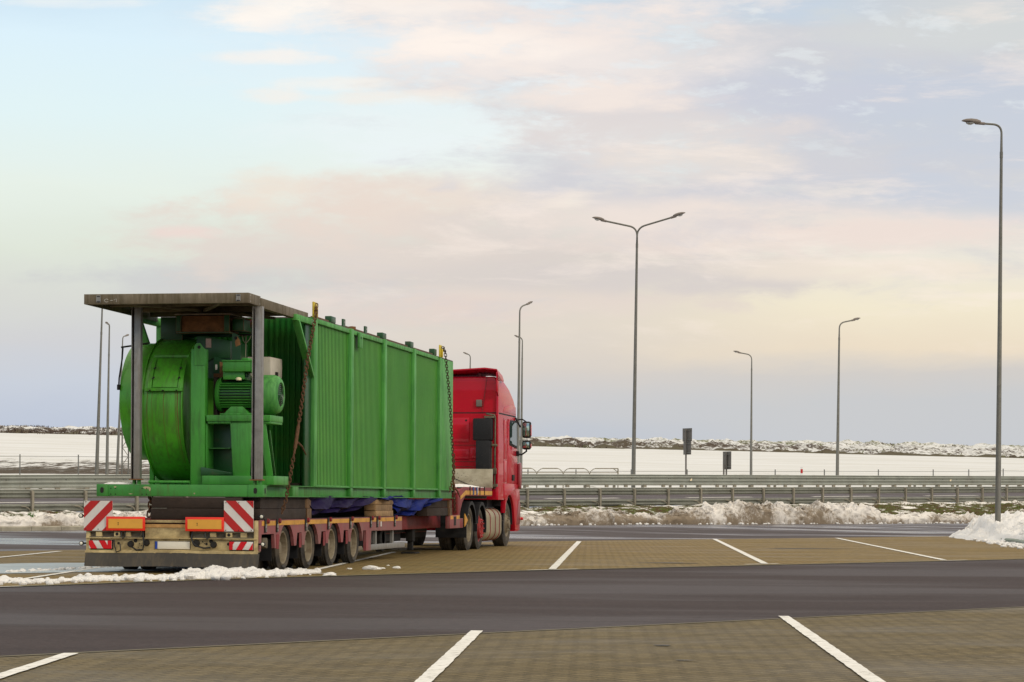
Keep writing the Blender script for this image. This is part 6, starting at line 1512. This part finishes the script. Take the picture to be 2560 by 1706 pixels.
mb = MB().mat(GLASS); mb.grid(14, 4, lambda a, b: (22.39 + (.19 - .19 * b) + .03 - .35 * abs(2 * a - 1) ** 6, lerp(.25, 2.25, a), lerp(2.35, 3.03, b))); TK.part('windscreen', mb)
# wheel arch panel, steps, bumper
mb = MB().mat(RED); arcp = [(21.20 + .66 * math.cos(R(a)), .56 + .66 * math.sin(R(a))) for a in range(20, 161, 10)]
poly = [(22.55, 1.48), (20.45, 1.48), (20.45, 1.13), (20.60, 1.10)] + [p for p in arcp[::-1] if p[0] < 22.4] + [(22.0, .36), (22.62, .36), (22.66, 1.0), (22.6, 1.3)]
mb.prism(poly, 'y', Y0 - .015, Y0 + .10); mb.prism(poly, 'y', Y1 - .10, Y1 + .015); TK.part('front_wing', mb, bevel=.008)
mb = MB().mat(RED); mb.add([], []); mb = loft([(.34, 22.0, 22.72, Y0, Y1, .02, .2), (.7, 22.0, 22.78, Y0 - .01, Y1 + .01, .02, .22), (1.45, 22.1, 22.68, Y0 - .01, Y1 + .01, .02, .25)], 6); TK.part('bumper', mb, RED, smooth=40)
mb = MB().mat(mat('lamp cluster red', (.22, .006, .012), .3)); mb.prism([(22.30, 1.40), (22.62, 1.36), (22.72, 1.90), (22.58, 2.02), (22.35, 1.98)], 'y', Y0 - .06, Y0 + .02); mb.prism([(22.1, .50), (22.6, .50), (22.66, 1.0), (22.4, 1.12)], 'y', Y0 - .03, Y0 + .0); TK.part('corner_deflector', mb, bevel=.03)
TK.part('side_lamp', MB().mat(REDGL).lathe((22.72, -.04, .64), (0, 1, 0), [(-.03, .001), (-.02, .035), (.04, .04)], 12))
mb = MB().mat(BLACKP).box(20.5, 21.1, .12, .9, .95, 1.12); mb.box(19.8, 20.6, .3, 2.2, .85, 1.1); TK.part('cab_floor', mb)
# mirrors
def mirror(side):
    y = Y0 if side == 'right' else Y1; s = -1 if side == 'right' else 1
    mb = MB().mat(BLACKP); yy0 = y + s * .22
    mb.tube([(22.2, y, 3.04), (22.3, y + s * .12, 3.06), (22.25, yy0, 3.0), (22.2, yy0 + s * .02, 2.9)], .018, 8)
    mb.tube([(22.2, y, 2.22), (22.25, y + s * .12, 2.20), (22.22, yy0 + s * .02, 2.28), (22.2, yy0 + s * .02, 2.5)], .022, 8); mb.box(22.1, 22.3, min(y, y + s * .06), max(y, y + s * .06), 2.16, 2.28)
    mb.tube([(22.05, y, 3.08), (21.9, y + s * .14, 2.86)], .022, 8)
    arm = TK.part('mirror_arm', mb)
    for z0_, z1_, in ((2.60, 3.0), (2.32, 2.54)):
        ya, yb_ = sorted((yy0 - s * .07, yy0 + s * .14)); mb = MB().mat(BLACKP).box(22.08, 22.24, ya, yb_, z0_, z1_); hh_ = TK.part('mirror', mb, bevel=.045)
        TK.part('mirror_glass', MB().mat(MIRR).box(22.068, 22.079, ya + .03, yb_ - .03, z0_ + .04, z1_ - .04), parent=hh_, bevel=.004)
        TK.part('mirror_cover', MB().mat(REDGL).box(22.13, 22.245, yb_ - .02 if s > 0 else ya - .004, yb_ + .004 if s > 0 else ya + .02, z0_ + .05, z1_ - .08), parent=hh_, bevel=.008)
mirror('right'); mirror('left')
# chassis, tanks, wheels
mb = MB().mat(DARK)
for y in (.85, 1.58): mb.box(15.9, 22.3, y, y + .08, .72, .98)
for u in (16.0, 17.0, 18.6, 20.2): mb.box(u, u + .1, .93, 1.58, .75, .95)
mb.box(15.85, 17.6, .5, 2.0, 1.0, 1.12); mb.box(20.3, 22.2, .6, 1.9, .6, 1.2); TK.part('chassis', mb)
mb = MB().mat(SILV); n = 24; vs = []
poly = [(.09 + .30 * (1 - math.cos(R(a))) if False else (.36 - .30 * math.cos(R(a - 90))), .53 + .36 * math.sin(R(a - 90))) for a in range(0, 0)]
c_y, c_z, rr = .40, .52, .36
poly = []
for a0, yc, zc in ((180, .06 + .22, .16 + .22), (270, .70 - .10, .16 + .10), (0, .70 - .10, .90 - .10), (90, .06 + .22, .90 - .22)):
    rr = .22 if yc < .4 else .10
    for i in range(7): a = R(a0 + 15 * i); poly.append((yc + rr * math.cos(a), zc + rr * math.sin(a)))
mb.prism(poly, 'x', 18.50, 20.42); ft = TK.part('fuel_tank', mb, bevel=.02, smooth=40)
mb = MB().mat(REDDEEP)
def strap(u):
    pts = [(u, .28 + (y - .28) * 1.02, .53 + (z - .53) * 1.02) for y, z in poly]; vs = []
    for y, z in poly:
        for k, uu in ((1.0, u), (1.03, u), (1.03, u + .05), (1.0, u + .05)): vs.append((uu, .38 + (y - .38) * k, .53 + (z - .53) * k))
    n = len(poly); mb.add(vs, [(i * 4 + j, i * 4 + (j + 1) % 4, ((i + 1) % n) * 4 + (j + 1) % 4, ((i + 1) % n) * 4 + j) for i in range(n) for j in range(4)])
for u in (18.9, 19.55, 20.1):
    mb = MB().mat(REDDEEP); strap(u); TK.part('tank_strap', mb, parent=ft)
TK.part('tank_step', MB().mat(DARK).box(18.7, 20.2, .20, .6, .905, .93), parent=ft)
for sd in ('right', 'left'):
    wheel(TK, 16.46, .495, sd, 'drive', True, .28); wheel(TK, 17.68, .47, sd, 'lift', False, .28); wheel(TK, 21.20, .535, sd, 'steer', False, .33)
for u, r in ((16.46, .545), (17.68, .53)):
    for y0, y1 in ((.02, .70), (1.80, 2.48)):
        mb = MB().mat(BLACKP); arch(mb, u, .50, r, y0, y1, R(-8 if u > 17 else 8), R(172), .02); 
        mb.box(u - r - .03, u - r - .01, y0, y1, .28 if u < 17 else .4, .56)
        n = 18
        for yy_ in ((y0 - .004,) if y0 < 1 else (y1,)):   # lip of the mudguard
            vs = []
            for i in range(n + 1):
                a = R(172 - 180 * i / n if u > 17 else 172 - 164 * i / n)
                for rr2 in (r - .05, r + .022):
                    for dy in (0, .006): vs.append((u + rr2 * math.cos(a), yy_ + dy, .50 + rr2 * math.sin(a)))
            mb.add(vs, [(i * 4, i * 4 + 2, i * 4 + 6, i * 4 + 4) for i in range(n)] + [(i * 4 + 1, i * 4 + 5, i * 4 + 7, i * 4 + 3) for i in range(n)] + [(i * 4 + 2, i * 4 + 3, i * 4 + 7, i * 4 + 6) for i in range(n)])
        TK.part('mudguard', mb)
TK.part('mud_flap', MB().mat(BLACKP).box(18.16, 18.22, .02, .6, .36, .62))
mb = MB().mat(BLACKP); arch(mb, 21.2, .56, .60, .05, .45, R(-5), R(175), .02); arch(mb, 21.2, .56, .60, 2.05, 2.45, R(-5), R(175), .02); mb.box(20.56, 20.6, .05, .45, .30, .60); TK.part('steer_mudguard', mb)
